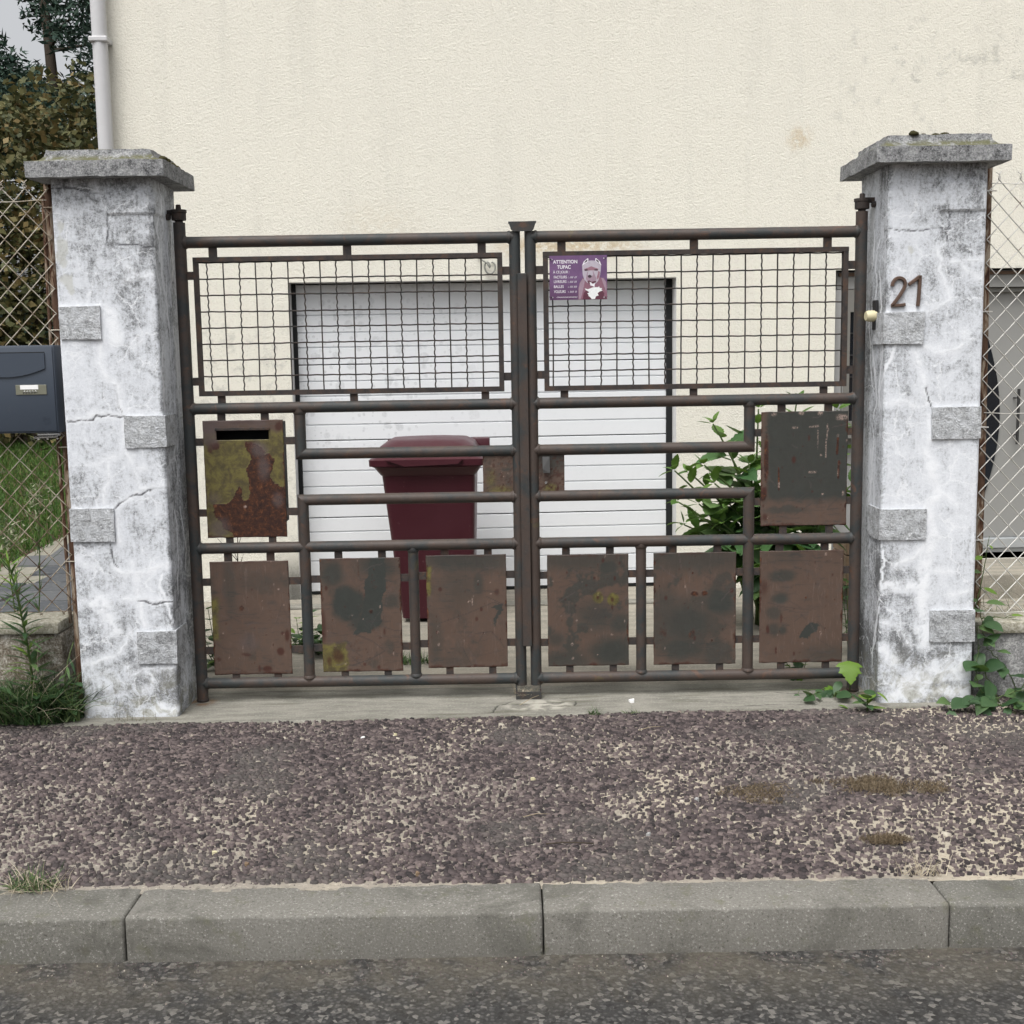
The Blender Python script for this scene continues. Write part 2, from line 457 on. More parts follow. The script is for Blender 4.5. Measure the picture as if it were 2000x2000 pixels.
    t = NT('bin_plastic', 0.42, 0.4)
    k = t.noise(8, 4); fine = t.noise(220, 3)
    col = t.mix(k, (0.046, 0.0085, 0.014), (0.058, 0.011, 0.018))
    col = t.mix(t.op('MULTIPLY', t.sm(t.noise(40, 5, 0.7), 0.62, 0.74), 0.35), col, (0.20, 0.11, 0.11))
    M['bin_plastic'] = t.done(col, t.op('MULTIPLY_ADD', k, 0.25, 0.30), t.bump(fine, 0.12, 0.002))
    simple('rubber', (0.02, 0.02, 0.02), 0.8, 0.2)

    t = NT('mailbox_paint', 0.42, 0.4)
    k = t.noise(400, 2)
    col = t.mix(k, (0.040, 0.052, 0.072), (0.050, 0.063, 0.085))
    col = t.mix(t.op('MULTIPLY', t.sm(t.noise(30, 5, 0.7), 0.6, 0.75), 0.25), col, (0.12, 0.12, 0.12))
    M['mailbox_paint'] = t.done(col, None, t.bump(k, 0.1, 0.001))
    simple('plate_metal', (0.22, 0.22, 0.17), 0.4, 0.5, 0.5)
    simple('paper_white', (0.80, 0.80, 0.80), 0.6, 0.3, var=0.05)
    simple('bright_metal', (0.6, 0.6, 0.6), 0.25, 0.5, 0.9)

    # ground surfaces
    t = NT('slate', 0.85, 0.25)
    r = t.attr('rnd'); p = t.attr('tone')
    col = t.ramp(r, [(0.0, (0.024, 0.021, 0.022)), (0.30, (0.060, 0.048, 0.049)), (0.68, (0.100, 0.079, 0.078)), (0.93, (0.165, 0.133, 0.126)), (0.975, (0.30, 0.265, 0.215)), (1.0, (0.46, 0.42, 0.35))])
    fine = t.noise(260, 4, 0.7)
    col = t.mix(t.op('MULTIPLY', t.sm(fine, 0.5, 0.7), 0.25), col, (0.15, 0.135, 0.122))
    col = t.mix(p, col, t.mix(fine, (0.058, 0.054, 0.052), (0.12, 0.110, 0.100)))
    M['slate'] = t.done(col, None, t.bump(fine, 0.4, 0.002))

    t = NT('pavement_mortar', 0.95, 0.15)
    a = t.noise(1.4, 5, 0.6, 0.4); b = t.noise(60, 5, 0.75); c = t.noise(9, 5, 0.65)
    col = t.mix(t.sm(t.op('MULTIPLY_ADD', t.xyz()[0], 0.06, a), 0.42, 0.66), (0.26, 0.235, 0.20), (0.40, 0.355, 0.28))
    col = t.mix(t.sm(c, 0.55, 0.75), col, (0.18, 0.17, 0.145))
    col = t.mix(t.sm(b, 0.56, 0.72), col, (0.50, 0.465, 0.39))
    col = t.mix(t.sm(b, 0.46, 0.32), col, (0.10, 0.09, 0.078))
    M['pavement_mortar'] = t.done(col, None, t.bump(b, 0.8, 0.006))

    t = NT('sill_concrete', 0.92, 0.2)
    a = t.noise(3, 5, 0.65, 0.5); b = t.noise(110, 5, 0.75); st = t.noise(1, 5, 0.65, 0.4, vec=t.map((5, 26, 5)))
    col = t.mix(t.sm(t.op('MULTIPLY_ADD', st, 0.7, t.op('MULTIPLY', a, 0.5)), 0.48, 0.75), (0.250, 0.240, 0.208), (0.165, 0.160, 0.138))
    col = t.mix(t.op('MULTIPLY', t.sm(b, 0.52, 0.70), 0.75), col, (0.38, 0.37, 0.325))
    col = t.mix(t.op('MULTIPLY', t.sm(b, 0.42, 0.28), 0.8), col, (0.085, 0.082, 0.068))
    col = t.mix(t.attr('dirt_tone'), col, (0.10, 0.098, 0.070))
    col = t.mix(t.attr('pale'), col, (0.46, 0.44, 0.38))
    col = t.mix(t.attr('crack'), col, (0.035, 0.035, 0.03))
    col = t.mix(t.op('MULTIPLY', t.attr('rust'), 0.6), col, (0.17, 0.085, 0.035))
    M['sill_concrete'] = t.done(col, None, t.bump(t.op('MULTIPLY_ADD', st, 0.5, b), 0.5, 0.005))

    t = NT('driveway_concrete', 0.92, 0.2)
    a = t.noise(2, 5, 0.65, 0.5); b = t.noise(90, 5, 0.75); st = t.noise(1, 5, 0.6, 0.3, vec=t.map((1.2, 14, 1)))
    col = t.mix(t.sm(t.op('ADD', t.op('MULTIPLY', st, 0.6), t.op('MULTIPLY', a, 0.5)), 0.42, 0.75), (0.31, 0.285, 0.235), (0.18, 0.17, 0.145))
    col = t.mix(t.op('MULTIPLY', t.sm(b, 0.5, 0.7), 0.5), col, (0.5, 0.47, 0.40))
    M['driveway_concrete'] = t.done(col, None, t.bump(b, 0.5, 0.005))

    t = NT('kerb_concrete', 0.93, 0.2)
    a = t.noise(4, 5, 0.65, 0.5); b = t.noise(130, 5, 0.8); c = t.vor(90)
    r = t.objrand()
    col = t.mix(a, (0.185, 0.180, 0.162), (0.115, 0.112, 0.098))
    col = t.mix(t.op('MULTIPLY', r, 0.25), col, (0.30, 0.28, 0.25))
    col = t.mix(t.sm(b, 0.55, 0.66), col, (0.40, 0.39, 0.36))
    col = t.mix(t.sm(b, 0.44, 0.33), col, (0.06, 0.058, 0.05))
    col = t.mix(t.op('MULTIPLY', t.sm(t.noise(2.2, 5, 0.7, 0.8), 0.48, 0.66), 0.6), col, (0.075, 0.073, 0.062))
    col = t.mix(t.op('MULTIPLY', t.sm(t.noise(12, 5, 0.7), 0.54, 0.7), 0.4), col, (0.11, 0.11, 0.06))
    M['kerb_concrete'] = t.done(col, None, t.bump(b, 0.7, 0.006))

    t = NT('asphalt', 0.9, 0.25)
    a = t.noise(1.2, 5); b = t.noise(110, 5, 0.85); c = t.vor(70)
    col = t.mix(t.sm(c, 0.2, 0.55), (0.10, 0.098, 0.095), (0.035, 0.035, 0.036))
    col = t.mix(t.sm(b, 0.60, 0.70), col, (0.20, 0.195, 0.185))
    ag = t.n('ShaderNodeSeparateColor', {0: t.vor(75, None, 'F1', 'Color')}).outputs[0]
    col = t.mix(t.sm(ag, 0.80, 0.95), col, (0.20, 0.19, 0.175))
    col = t.mix(t.sm(ag, 0.25, 0.1), col, (0.018, 0.018, 0.019))
    col = t.mix(t.op('MULTIPLY', a, 0.4), col, (0.085, 0.080, 0.070))
    gut = t.op('MULTIPLY', t.sm(t.xyz()[1], 2.85, 3.25), t.sm(t.noise(5, 5, 0.7, 0.6), 0.36, 0.60))
    col = t.mix(t.op('MULTIPLY', gut, 0.75), col, (0.125, 0.112, 0.088))
    col = t.mix(t.op('MULTIPLY', t.sm(t.noise(2.6, 5, 0.75, 1.2), 0.58, 0.70), 0.25), col, (0.030, 0.030, 0.031))
    M['asphalt'] = t.done(col, None, t.bump(t.op('SUBTRACT', b, c), 0.9, 0.008))
    simple('earth', (0.09, 0.065, 0.045), 0.95, 0.1, var=0.4, scale=20, bump=0.8, bscale=60)

    t = NT('low_wall', 0.95, 0.15)
    fine = t.noise(90, 5, 0.8); mid = t.noise(12, 5, 0.72, 0.6); big = t.noise(3, 4)
    right = t.sm(t.xyz()[0], -0.5, 0.5)
    f = t.op('MULTIPLY_ADD', fine, 0.7, t.op('MULTIPLY', mid, 0.6))
    brown = t.ramp(f, [(0.52, (0.56, 0.54, 0.49)), (0.62, (0.30, 0.275, 0.23)), (0.72, (0.14, 0.115, 0.085)), (0.85, (0.06, 0.05, 0.04))])
    grey = t.ramp(f, [(0.52, (0.58, 0.58, 0.57)), (0.64, (0.30, 0.30, 0.30)), (0.76, (0.16, 0.16, 0.16)), (0.88, (0.07, 0.07, 0.07))])
    M['low_wall'] = t.done(t.mix(right, brown, grey), None, t.bump(t.op('ADD', fine, mid), 0.8, 0.01))

    t = NT('coping', 0.95, 0.15)
    f = t.noise(60, 5, 0.78, 0.4)
    M['coping'] = t.done(t.ramp(f, [(0.35, (0.18, 0.165, 0.12)), (0.5, (0.33, 0.315, 0.255)), (0.66, (0.52, 0.50, 0.44))]), None, t.bump(f, 0.7, 0.008))

    t = NT('flagstone', 0.75, 0.3)
    r = t.objrand(); f = t.noise(25, 5, 0.7)
    col = t.mix(r, (0.055, 0.060, 0.068), (0.105, 0.108, 0.112))
    col = t.mix(t.sm(f, 0.5, 0.75), col, (0.15, 0.15, 0.145))
    M['flagstone'] = t.done(col, None, t.bump(f, 0.3, 0.006))
    simple('path_mortar', (0.22, 0.21, 0.175), 0.95, 0.1, var=0.3, scale=20, bump=0.4, bscale=80)

    # fence
    t = NT('rusty_post', 0.85, 0.25)
    st = t.noise(1, 5, 0.7, 0.8, vec=t.map((45, 45, 8))); fine = t.noise(120, 5, 0.75)
    col = t.ramp(st, [(0.34, (0.030, 0.014, 0.009)), (0.44, (0.075, 0.034, 0.020)), (0.50, (0.16, 0.105, 0.068)), (0.58, (0.30, 0.25, 0.195)), (0.75, (0.24, 0.215, 0.17))])
    col = t.mix(t.sm(t.noise(5, 3, 0.6), 0.52, 0.62), col, t.mix(st, (0.035, 0.017, 0.011), (0.13, 0.075, 0.048)))
    M['rusty_post'] = t.done(col, None, t.bump(t.op('ADD', st, fine), 0.6, 0.004))
    t = NT('fence_wire_rusty', 0.6, 0.4)
    x, y, z = t.xyz()
    k = t.op('MULTIPLY_ADD', t.noise(9, 5, 0.7), 1.0, t.op('MULTIPLY', t.sm(z, 1.25, 0.9), 0.12))
    M['fence_wire_rusty'] = t.done(t.ramp(k, [(0.46, (0.46, 0.42, 0.35)), (0.58, (0.27, 0.22, 0.16)), (0.66, (0.09, 0.055, 0.035)), (0.8, (0.05, 0.028, 0.018))]))
    t = NT('fence_wire', 0.5, 0.4)
    M['fence_wire'] = t.done(t.ramp(t.noise(12, 5, 0.7), [(0.40, (0.62, 0.61, 0.58)), (0.62, (0.50, 0.48, 0.44)), (0.72, (0.20, 0.15, 0.11))]))

    # plants
    def leafmat(name, stops, trans=0.25, rough=0.5):
        t = NT(name, rough, 0.35)
        r = t.objrand(); f = t.noise(60, 4)
        k = t.op('MULTIPLY_ADD', f, 0.25, t.op('MULTIPLY', r, 0.8))
        t.b.inputs['Subsurface Weight'].default_value = 0.0
        col = t.ramp(k, stops)
        t.put(t.b.inputs['Base Color'], col)
        tr = t.n('ShaderNodeBsdfTranslucent', {'Color': t.mix(0.5, col, (0.16, 0.26, 0.03))})
        mx = t.n('ShaderNodeMixShader', {0: trans, 1: t.b.outputs[0], 2: tr.outputs[0]})
        t.t.links.new(mx.outputs[0], t.t.nodes['Material Output'].inputs['Surface'])
        M[name] = t.m
    leafmat('shrub_leaf', [(0.1, (0.034, 0.090, 0.032)), (0.5, (0.072, 0.155, 0.052)), (0.9, (0.135, 0.225, 0.075))])
    leafmat('shrub_leaf_young', [(0.1, (0.055, 0.130, 0.026)), (0.9, (0.115, 0.205, 0.045))])
    leafmat('vine_leaf', [(0.1, (0.024, 0.060, 0.024)), (0.6, (0.050, 0.102, 0.042)), (0.95, (0.092, 0.155, 0.055))])
    leafmat('bright_leaf', [(0.1, (0.095, 0.185, 0.025)), (0.9, (0.16, 0.26, 0.04))])
    def bladesmat(name, stops, trans=0.2):
        t = NT(name, 0.6, 0.25)
        col = t.ramp(t.attr('rnd'), stops)
        t.put(t.b.inputs['Base Color'], col)
        tr = t.n('ShaderNodeBsdfTranslucent', {'Color': col})
        mx = t.n('ShaderNodeMixShader', {0: trans, 1: t.b.outputs[0], 2: tr.outputs[0]})
        t.t.links.new(mx.outputs[0], t.t.nodes['Material Output'].inputs['Surface'])
        M[name] = t.m
    bladesmat('lawn_grass', [(0, (0.028, 0.075, 0.012)), (0.6, (0.055, 0.125, 0.022)), (0.9, (0.10, 0.165, 0.035)), (1, (0.20, 0.18, 0.07))])
    bladesmat('weed_green', [(0, (0.030, 0.070, 0.022)), (0.6, (0.075, 0.135, 0.045)), (1, (0.17, 0.21, 0.085))])
    bladesmat('weed_dark', [(0, (0.014, 0.036, 0.014)), (0.5, (0.040, 0.078, 0.030)), (1, (0.10, 0.145, 0.065))])
    bladesmat('dry_grass', [(0, (0.075, 0.056, 0.036)), (0.5, (0.145, 0.108, 0.066)), (1, (0.25, 0.20, 0.135))])
    bladesmat('dry_straw', [(0, (0.30, 0.25, 0.17)), (1, (0.55, 0.49, 0.38))])
    bladesmat('dead_weed', [(0, (0.07, 0.06, 0.04)), (0.7, (0.14, 0.12, 0.08)), (1, (0.10, 0.15, 0.05))])
    bladesmat('hedge_leaf', [(0, (0.035, 0.045, 0.020)), (0.35, (0.080, 0.088, 0.036)), (0.62, (0.135, 0.130, 0.055)), (0.82, (0.20, 0.145, 0.060)), (0.95, (0.22, 0.125, 0.055)), (1, (0.34, 0.29, 0.18))], 0.15)
    bladesmat('conifer', [(0, (0.018, 0.042, 0.032)), (1, (0.05, 0.085, 0.06))], 0.1)
    bladesmat('seed_head', [(0, (0.16, 0.19, 0.10)), (1, (0.42, 0.42, 0.30))])
    simple('stem_green', (0.065, 0.10, 0.030), 0.6, 0.3, var=0.3)
    simple('stem_dry', (0.30, 0.25, 0.17), 0.8, 0.2, var=0.25)
    simple('bark', (0.055, 0.045, 0.035), 0.9, 0.1, var=0.3)
    simple('moss', (0.045, 0.042, 0.020), 0.95, 0.1, var=0.4, scale=80)
    simple('wood', (0.20, 0.14, 0.09), 0.75, 0.3, var=0.3, scale=12)
    simple('numeral_metal', (0.090, 0.055, 0.040), 0.55, 0.4, var=0.45, scale=60)
    simple('cream_plastic', (0.58, 0.53, 0.34), 0.5, 0.4, var=0.12)
    simple('black_plastic', (0.02, 0.02, 0.022), 0.5, 0.4)
    simple('cable_grey', (0.24, 0.245, 0.22), 0.5, 0.4)

    # sign print
    t = NT('sign_purple', 0.35, 0.45)
    k = t.noise(16, 5, 0.65, 1.0); z = t.sm(t.xyz()[2], 1.76, 1.85)
    col = t.mix(k, (0.075, 0.036, 0.095), (0.20, 0.11, 0.235))
    M['sign_purple'] = t.done(t.mix(t.op('MULTIPLY', t.op('SUBTRACT', 1.0, z), 0.8), col, (0.085, 0.035, 0.085)))
    for nm, c in [('print_white', (0.74, 0.72, 0.76)), ('print_mauve', (0.22, 0.105, 0.145)), ('print_lilac', (0.30, 0.215, 0.27)), ('print_pale', (0.42, 0.38, 0.44)),
                  ('print_wine', (0.10, 0.03, 0.05)), ('print_dark', (0.05, 0.03, 0.042)), ('print_pink', (0.27, 0.14, 0.18)), ('print_chest', (0.74, 0.76, 0.76))]:
        simple(nm, c, 0.35, 0.45, var=0.22, scale=120)
build_materials()
# ------------------------------------------------------------------ the setting: ground, road, kerb, pavement
def sheet(name, x0, x1, y0, y1, z, mat):
    o = add(name, [(x0, y0, z), (x1, y0, z), (x1, y1, z), (x0, y1, z)], [(0, 1, 2, 3)], M[mat])
    return tag(o, kind='structure')
sheet('ground', -150, 150, -120, 180, -0.20, 'earth')
sheet('road', -60, 60, -7, 3.35, -0.135, 'asphalt')

kerb = tag(link(bpy.data.objects.new('kerb', None)), kind='structure'); ORG['kerb'] = Vector((0, 0, 0))
joints = [-4.6, -3.45, -2.3, -1.10, 0.068, 1.205, 2.35, 3.5, 4.6]
for a, b in zip(joints[:-1], joints[1:]):
    g = MB()
    dy = -0.006 if a < 0 else 0.0
    g.box(a + 0.0018, b - 0.0018, 3.255 + dy + rnd.uniform(-.003, .003), 3.437 + dy - 0.011 * (a + b) / 2, -0.25, -0.004 + rnd.uniform(-.004, .002), 0.009)
    bm = bmesh.new(); vs = [bm.verts.new(v) for v in g.V]
    for f in g.F: bm.faces.new([vs[i] for i in f])
    bmesh.ops.subdivide_edges(bm, edges=[e for e in bm.edges if e.calc_length() > .5], cuts=60, use_grid_fill=True)
    for v in bm.verts:
        q = float(fbm(np.array([v.co.x * 26]), np.array([v.co.y * 26 + v.co.z * 13]), 4, 5, .6)[0]) - .5
        nearedge = 1.0 if (v.co.z > -.03 and v.co.y < 3.285) or v.co.y > 3.40 else .3
        v.co.z += .010 * q * nearedge; v.co.y += .010 * q * nearedge
    add('kerb_stone', [v.co.copy() for v in bm.verts], [[w.index for w in f.verts] for f in bm.faces], M['kerb_concrete'], kerb, smooth=True)
    bm.free()

# pavement: mortar bed with slate chips pressed into it
NX, NY = 260, 110
gx, gy = np.meshgrid(np.linspace(-4.6, 4.6, NX), np.linspace(3.41, 5.36, NY))
gz = -0.012 + 0.010 * (fbm(gx * 1.3, gy * 1.3, 3, 2) - 0.5) + 0.004 * fbm(gx * 14, gy * 14, 2, 5)
idx = np.arange(NX * NY).reshape(NY, NX)
GF = np.stack([idx[:-1, :-1], idx[:-1, 1:], idx[1:, 1:], idx[1:, :-1]], -1).reshape(-1, 4)
pavement = tag(add('pavement', np.stack([gx, gy, gz], -1).reshape(-1, 3), GF, M['pavement_mortar'], smooth=True), kind='structure')

def slate_chips():
    R = np.random.RandomState(3)
    cell = 0.0158
    xs = np.arange(-3.0, 3.0, cell); ys = np.arange(3.448, 5.33, cell * 0.86)
    X, Y = np.meshgrid(xs, ys); X = X.ravel(); Y = Y.ravel()
    X = X + R.uniform(-.5, .5, X.size) * cell * 0.95; Y = Y + R.uniform(-.5, .5, Y.size) * cell * 0.8
    # thinner where the bed shows: patches, mostly to the right and towards the road
    thin = fbm(X * 2.2, Y * 2.2, 4, 1) + 0.13 * sstep(0.1, 1.3, X) * sstep(4.9, 3.7, Y) + 0.06 * sstep(-0.8, 0.2, X) - 0.07 * sstep(4.6, 5.1, Y) - 0.10 * sstep(3.65, 3.48, Y)
    keepp = 0.96 - 0.30 * sstep(0.42, 0.66, thin)
    edge = 5.105 + 0.022 * X + 0.018 * (fbm(X * 6, X * 0 + 3, 3, 4) - 0.5)          # up to the concrete sill
    keep = (R.rand(X.size) < keepp) & (Y > 3.452 - 0.011 * X) & ((Y < edge) | (X < -1.93) | (X > 2.05)) & (Y < 5.31)
    X, Y, thin = X[keep], Y[keep], thin[keep]
    n = X.size
    sz = (0.0068 + 0.0092 * R.rand(n) ** 1.2) * np.where(R.rand(n) < 0.06, 1.35, 1.0) * (1 - 0.26 * sstep(0.40, 0.64, thin))
    asp = R.uniform(0.50, 0.92, n); th = R.normal(0, 0.6, n)
    k = 6
    ang = (np.arange(k)[None] + R.uniform(-.45, .45, (n, k))) * (2 * pi / k)
    rad = sz[:, None] * R.uniform(0.68, 1.22, (n, k))
    lx = rad * np.cos(ang); ly = rad * np.sin(ang) * asp[:, None]
    px = lx * np.cos(th)[:, None] - ly * np.sin(th)[:, None]; py = lx * np.sin(th)[:, None] + ly * np.cos(th)[:, None]
    tx = R.normal(0, 0.15, n); ty = R.normal(0.0, 0.17, n)
    bz = -0.010 + 0.010 * (fbm(X * 1.3, Y * 1.3, 3, 2) - 0.5)
    top = bz + R.uniform(0.0036, 0.0098, n)
    V = np.zeros((n, 2 * k, 3))
    V[:, :k, 0] = X[:, None] + px * 1.03; V[:, :k, 1] = Y[:, None] + py * 1.03; V[:, :k, 2] = (bz - 0.006)[:, None]
    V[:, k:, 0] = X[:, None] + px * 0.93; V[:, k:, 1] = Y[:, None] + py * 0.93
    V[:, k:, 2] = top[:, None] + px * tx[:, None] + py * ty[:, None] + R.uniform(-.0009, .0009, (n, k))
    base = (np.arange(n) * 2 * k)[:, None]
    sides = [np.stack([base[:, 0] + i, base[:, 0] + (i + 1) % k, base[:, 0] + k + (i + 1) % k, base[:, 0] + k + i], -1) for i in range(k)]
    tops = [np.stack([base[:, 0] + k, base[:, 0] + k + 1, base[:, 0] + k + 2, base[:, 0] + k + 3], -1),
            np.stack([base[:, 0] + k, base[:, 0] + k + 3, base[:, 0] + k + 4, base[:, 0] + k + 5], -1)]
    F = np.stack(sides + tops, 1).reshape(-1, 4)
    rv = R.rand(n) * 0.95
    rv = np.where(R.rand(n) < 0.012, R.uniform(0.95, 1.0, n), rv)
    tone = sstep(0.52, 0.68, fbm(X * 3.1 + 9, Y * 3.1, 4, 6)) * R.uniform(0.3, 1, n) * 0.8
    o = add('slate_chips', V.reshape(-1, 3), F, M['slate'], pavement,
            attrs={'rnd': ('FACE', np.repeat(rv, k + 2)), 'tone': ('FACE', np.repeat(tone, k + 2))})
    tag(o, kind='stuff')
    # crumbs and grit between the flakes
    m = 30000; GX = R.uniform(-2.6, 2.6, m); GYv = R.uniform(3.44, 5.3, m)
    kk = ((GYv < 5.10 + 0.022 * GX) | (GX < -1.93) | (GX > 2.05)) & (np.abs(GX) < 0.46 * GYv + .12); GX, GYv = GX[kk], GYv[kk]; m = GX.size
    s = R.uniform(.0012, .0038, m); gzz = -0.008 + 0.010 * (fbm(GX * 1.3, GYv * 1.3, 3, 2) - 0.5)
    an = R.uniform(0, 2 * pi, m)
    P4 = np.zeros((m, 4, 3))
    for i in range(3):
        rr = s * R.uniform(.7, 1.3, m)
        P4[:, i] = np.stack([GX + rr * np.cos(an + i * 2.1), GYv + rr * np.sin(an + i * 2.1), gzz - .002], -1)
    P4[:, 3] = np.stack([GX + s * R.uniform(-.4, .4, m), GYv + s * R.uniform(-.4, .4, m), gzz + s * R.uniform(.5, 1.2, m)], -1)
    b4 = np.arange(m) * 4
    F3 = np.stack([np.stack([b4, b4 + 1, b4 + 3], -1), np.stack([b4 + 1, b4 + 2, b4 + 3], -1), np.stack([b4 + 2, b4, b4 + 3], -1)], 1).reshape(-1, 3)
    rv = np.where(R.rand(m) < .45, R.uniform(.94, 1, m), R.uniform(0, .9, m))
    tag(add('grit', P4.reshape(-1, 3), F3, M['slate'], pavement, attrs={'rnd': ('FACE', np.repeat(rv, 3)), 'tone': ('FACE', np.zeros(3 * m))}), kind='stuff')
    m = 2600; GX = R.uniform(-2.4, 2.4, m); GYv = 3.245 - np.abs(R.normal(0, .09, m)); s = R.uniform(.0015, .0055, m); an = R.uniform(0, 2 * pi, m)
    P4 = np.zeros((m, 4, 3))
    for i in range(3):
        rr = s * R.uniform(.7, 1.3, m); P4[:, i] = np.stack([GX + rr * np.cos(an + i * 2.1), GYv + rr * np.sin(an + i * 2.1), np.full(m, -.137)], -1)
    P4[:, 3] = np.stack([GX, GYv, -.135 + s * R.uniform(.5, 1.0, m)], -1)
    b4 = np.arange(m) * 4
    F3 = np.stack([np.stack([b4, b4 + 1, b4 + 3], -1), np.stack([b4 + 1, b4 + 2, b4 + 3], -1), np.stack([b4 + 2, b4, b4 + 3], -1)], 1).reshape(-1, 3)
    o = add('gutter_grit', P4.reshape(-1, 3), F3, M['slate'], None, attrs={'rnd': ('FACE', np.repeat(R.uniform(.3, 1, m), 3)), 'tone': ('FACE', np.zeros(3 * m))})
    tag(o, 'loose grit lying in the gutter along the kerb', 'grit', kind='stuff')
    return n
NCH = slate_chips()

# concrete sill under the gate
L_SC = [[(0.003, 5.332), (-0.041, 5.279), (-0.073, 5.258)], [(0.205, 5.357), (0.269, 5.341), (0.261, 5.24)], [(-0.041, 5.268), (0.084, 5.27), (0.213, 5.285)],
        [(1.0, 5.20), (1.15, 5.21), (1.27, 5.2)], [(1.18, 5.40), (1.33, 5.37)], [(-0.075, 5.255), (-0.10, 5.15)]]
NX, NY = 560, 72
gx, gy = np.meshgrid(np.linspace(-2.02, 2.12, NX), np.linspace(0, 1, NY))
e0 = 5.098 + 0.022 * gx + 0.010 * (fbm(gx * 7, gx * 0 + 3, 4, 4) - 0.5)
gy = e0 + gy * (5.56 - e0)
wgx = gx + 0.012 * (fbm(gx * 18, gy * 18, 3, 3) - 0.5); wgy = gy + 0.012 * (fbm(gx * 18 + 5, gy * 18, 3, 8) - 0.5)
cr = np.zeros(gx.shape)
for p in L_SC: cr = np.maximum(cr, 1 - sstep(0.002, 0.006, dpoly(wgx, wgy, p)))
cr *= sstep(0.30, 0.5, fbm(gx * 9, gy * 9, 3, 2))
inner = sstep(5.13, 5.08, gy - 0.022 * gx) * 0.75 * sstep(0.35, 0.6, fbm(gx * 9, gy * 24, 4, 7))
dirt_tone = np.maximum(inner, 0.10 * sstep(5.34, 5.46, gy) * sstep(0.4, 0.62, fbm(gx * 5, gy * 5, 4, 9)))  # front edge stained; faintly darker patches towards the back edge
dirt_tone = np.maximum(dirt_tone, 0.5 * sstep(0.55, 0.72, fbm(gx * 4, gy * 30, 4, 12)))
pale = sstep(0.16, 0.10, np.hypot((gx - 0.10) * 0.9, (gy - 5.25) * 1.6)) * sstep(0.42, 0.6, fbm(gx * 22, gy * 22, 4, 3)) * 0.7
rust = np.maximum(sstep(0.13, 0.03, np.hypot(gx - 1.50, gy - 5.36)), sstep(0.09, 0.03, np.hypot(gx + 1.41, gy - 5.38)))
rust *= sstep(0.3, 0.6, fbm(gx * 20, gy * 20, 3, 5))
gz = -0.002 + 0.004 * (fbm(gx * 3, gy * 5, 3, 8) - 0.5) - 0.004 * cr + 0.003 * pale
gz[0, :] = -0.05
idx = np.arange(NX * NY).reshape(NY, NX)
GF = np.stack([idx[:-1, :-1], idx[:-1, 1:], idx[1:, 1:], idx[1:, :-1]], -1).reshape(-1, 4)
sill = tag(add('concrete_sill', np.stack([gx, gy, gz], -1).reshape(-1, 3), GF, M['sill_concrete'], smooth=True,
               attrs={'crack': ('POINT', cr.ravel()), 'dirt_tone': ('POINT', dirt_tone.ravel()), 'pale': ('POINT', pale.ravel()), 'rust': ('POINT', rust.ravel())}), kind='structure')

drv = MB()
drv.shape([(-2.43, 5.55, -0.006), (6, 5.55, -0.006), (6, 8.1, -0.006), (-2.43, 8.1, -0.006)], [(0, 1, 2, 3)])
tag(drv.add('driveway', M['driveway_concrete']), kind='structure')
chan = MB()
chan.box(-1.40, 1.05, 7.40, 7.52, -0.03, 0.006, 0.004)
tag(chan.add('drain_channel', M['sill_concrete']), kind='structure')

# garden on the left: slate path, lawn rising to the hedge
def gz_at(y): return 0.0 if y < 9 else 0.1 * (y - 9)
ys = [5.45, 6.5, 7.5, 9.0, 10, 11, 12, 13, 14, 15, 16, 18]
V = []; F = []
for i, y in enumerate(ys): V += [(-14, y, gz_at(y) - 0.03), (-2.43, y, gz_at(y) - 0.03)]
for i in range(len(ys) - 1): F.append((2 * i, 2 * i + 1, 2 * i + 3, 2 * i + 2))
tag(add('garden_soil', V, F, M['earth']), kind='structure')
def lawn_edge(y): return -3.85 + 0.15 * (y - 9.2)
path = tag(add('garden_path', [(-7, 5.45, -0.022), (-2.44, 5.45, -0.022), (-2.44, 9.0, -0.022), (-2.44, 12.5, 0.328), (lawn_edge(12.5), 12.5, 0.328), (-3.88, 9.0, -0.022), (-7, 8.7, -0.022)],
               [(0, 1, 2, 5, 6), (5, 2, 3, 4)], M['path_mortar']), kind='structure')
def flagstones():
    R = random.Random(21)
    yy = 5.5; row = 0; n = 0
    while yy < 12.2:
        d = R.uniform(0.26, 0.40); xx = -5.2 + R.uniform(0, .3)
        while xx < -2.5:
            w = R.uniform(0.38, 0.72)
            ok = (xx + w < -2.45) and (yy + d < 8.75 or xx > lawn_edge(yy + d / 2) + 0.05) and n < 130
            if ok:
                j = lambda s: R.uniform(-s, s)
                P = [(xx + .008 + j(.02), yy + .008 + j(.02)), (xx + w * .5, yy + .008 + j(.02)), (xx + w - .008 + j(.02), yy + .008 + j(.02)),
                     (xx + w - .008 + j(.02), yy + d - .008 + j(.02)), (xx + w * R.uniform(.3, .7), yy + d - .008 + j(.02)), (xx + .008 + j(.02), yy + d - .008 + j(.02))]
                c = (xx + w / 2, yy + d / 2)
                V = []
                for px_, py_ in P: V.append((px_, py_, gz_at(py_) - 0.03))
                for px_, py_ in P: V.append((c[0] + (px_ - c[0]) * .97, c[1] + (py_ - c[1]) * .97, gz_at(py_) - 0.006))
                F = [tuple(range(6, 12))] + [(i, (i + 1) % 6, (i + 1) % 6 + 6, i + 6) for i in range(6)]
                add('flagstone', V, F, M['flagstone'], path); n += 1
            xx += w
        yy += d
flagstones()

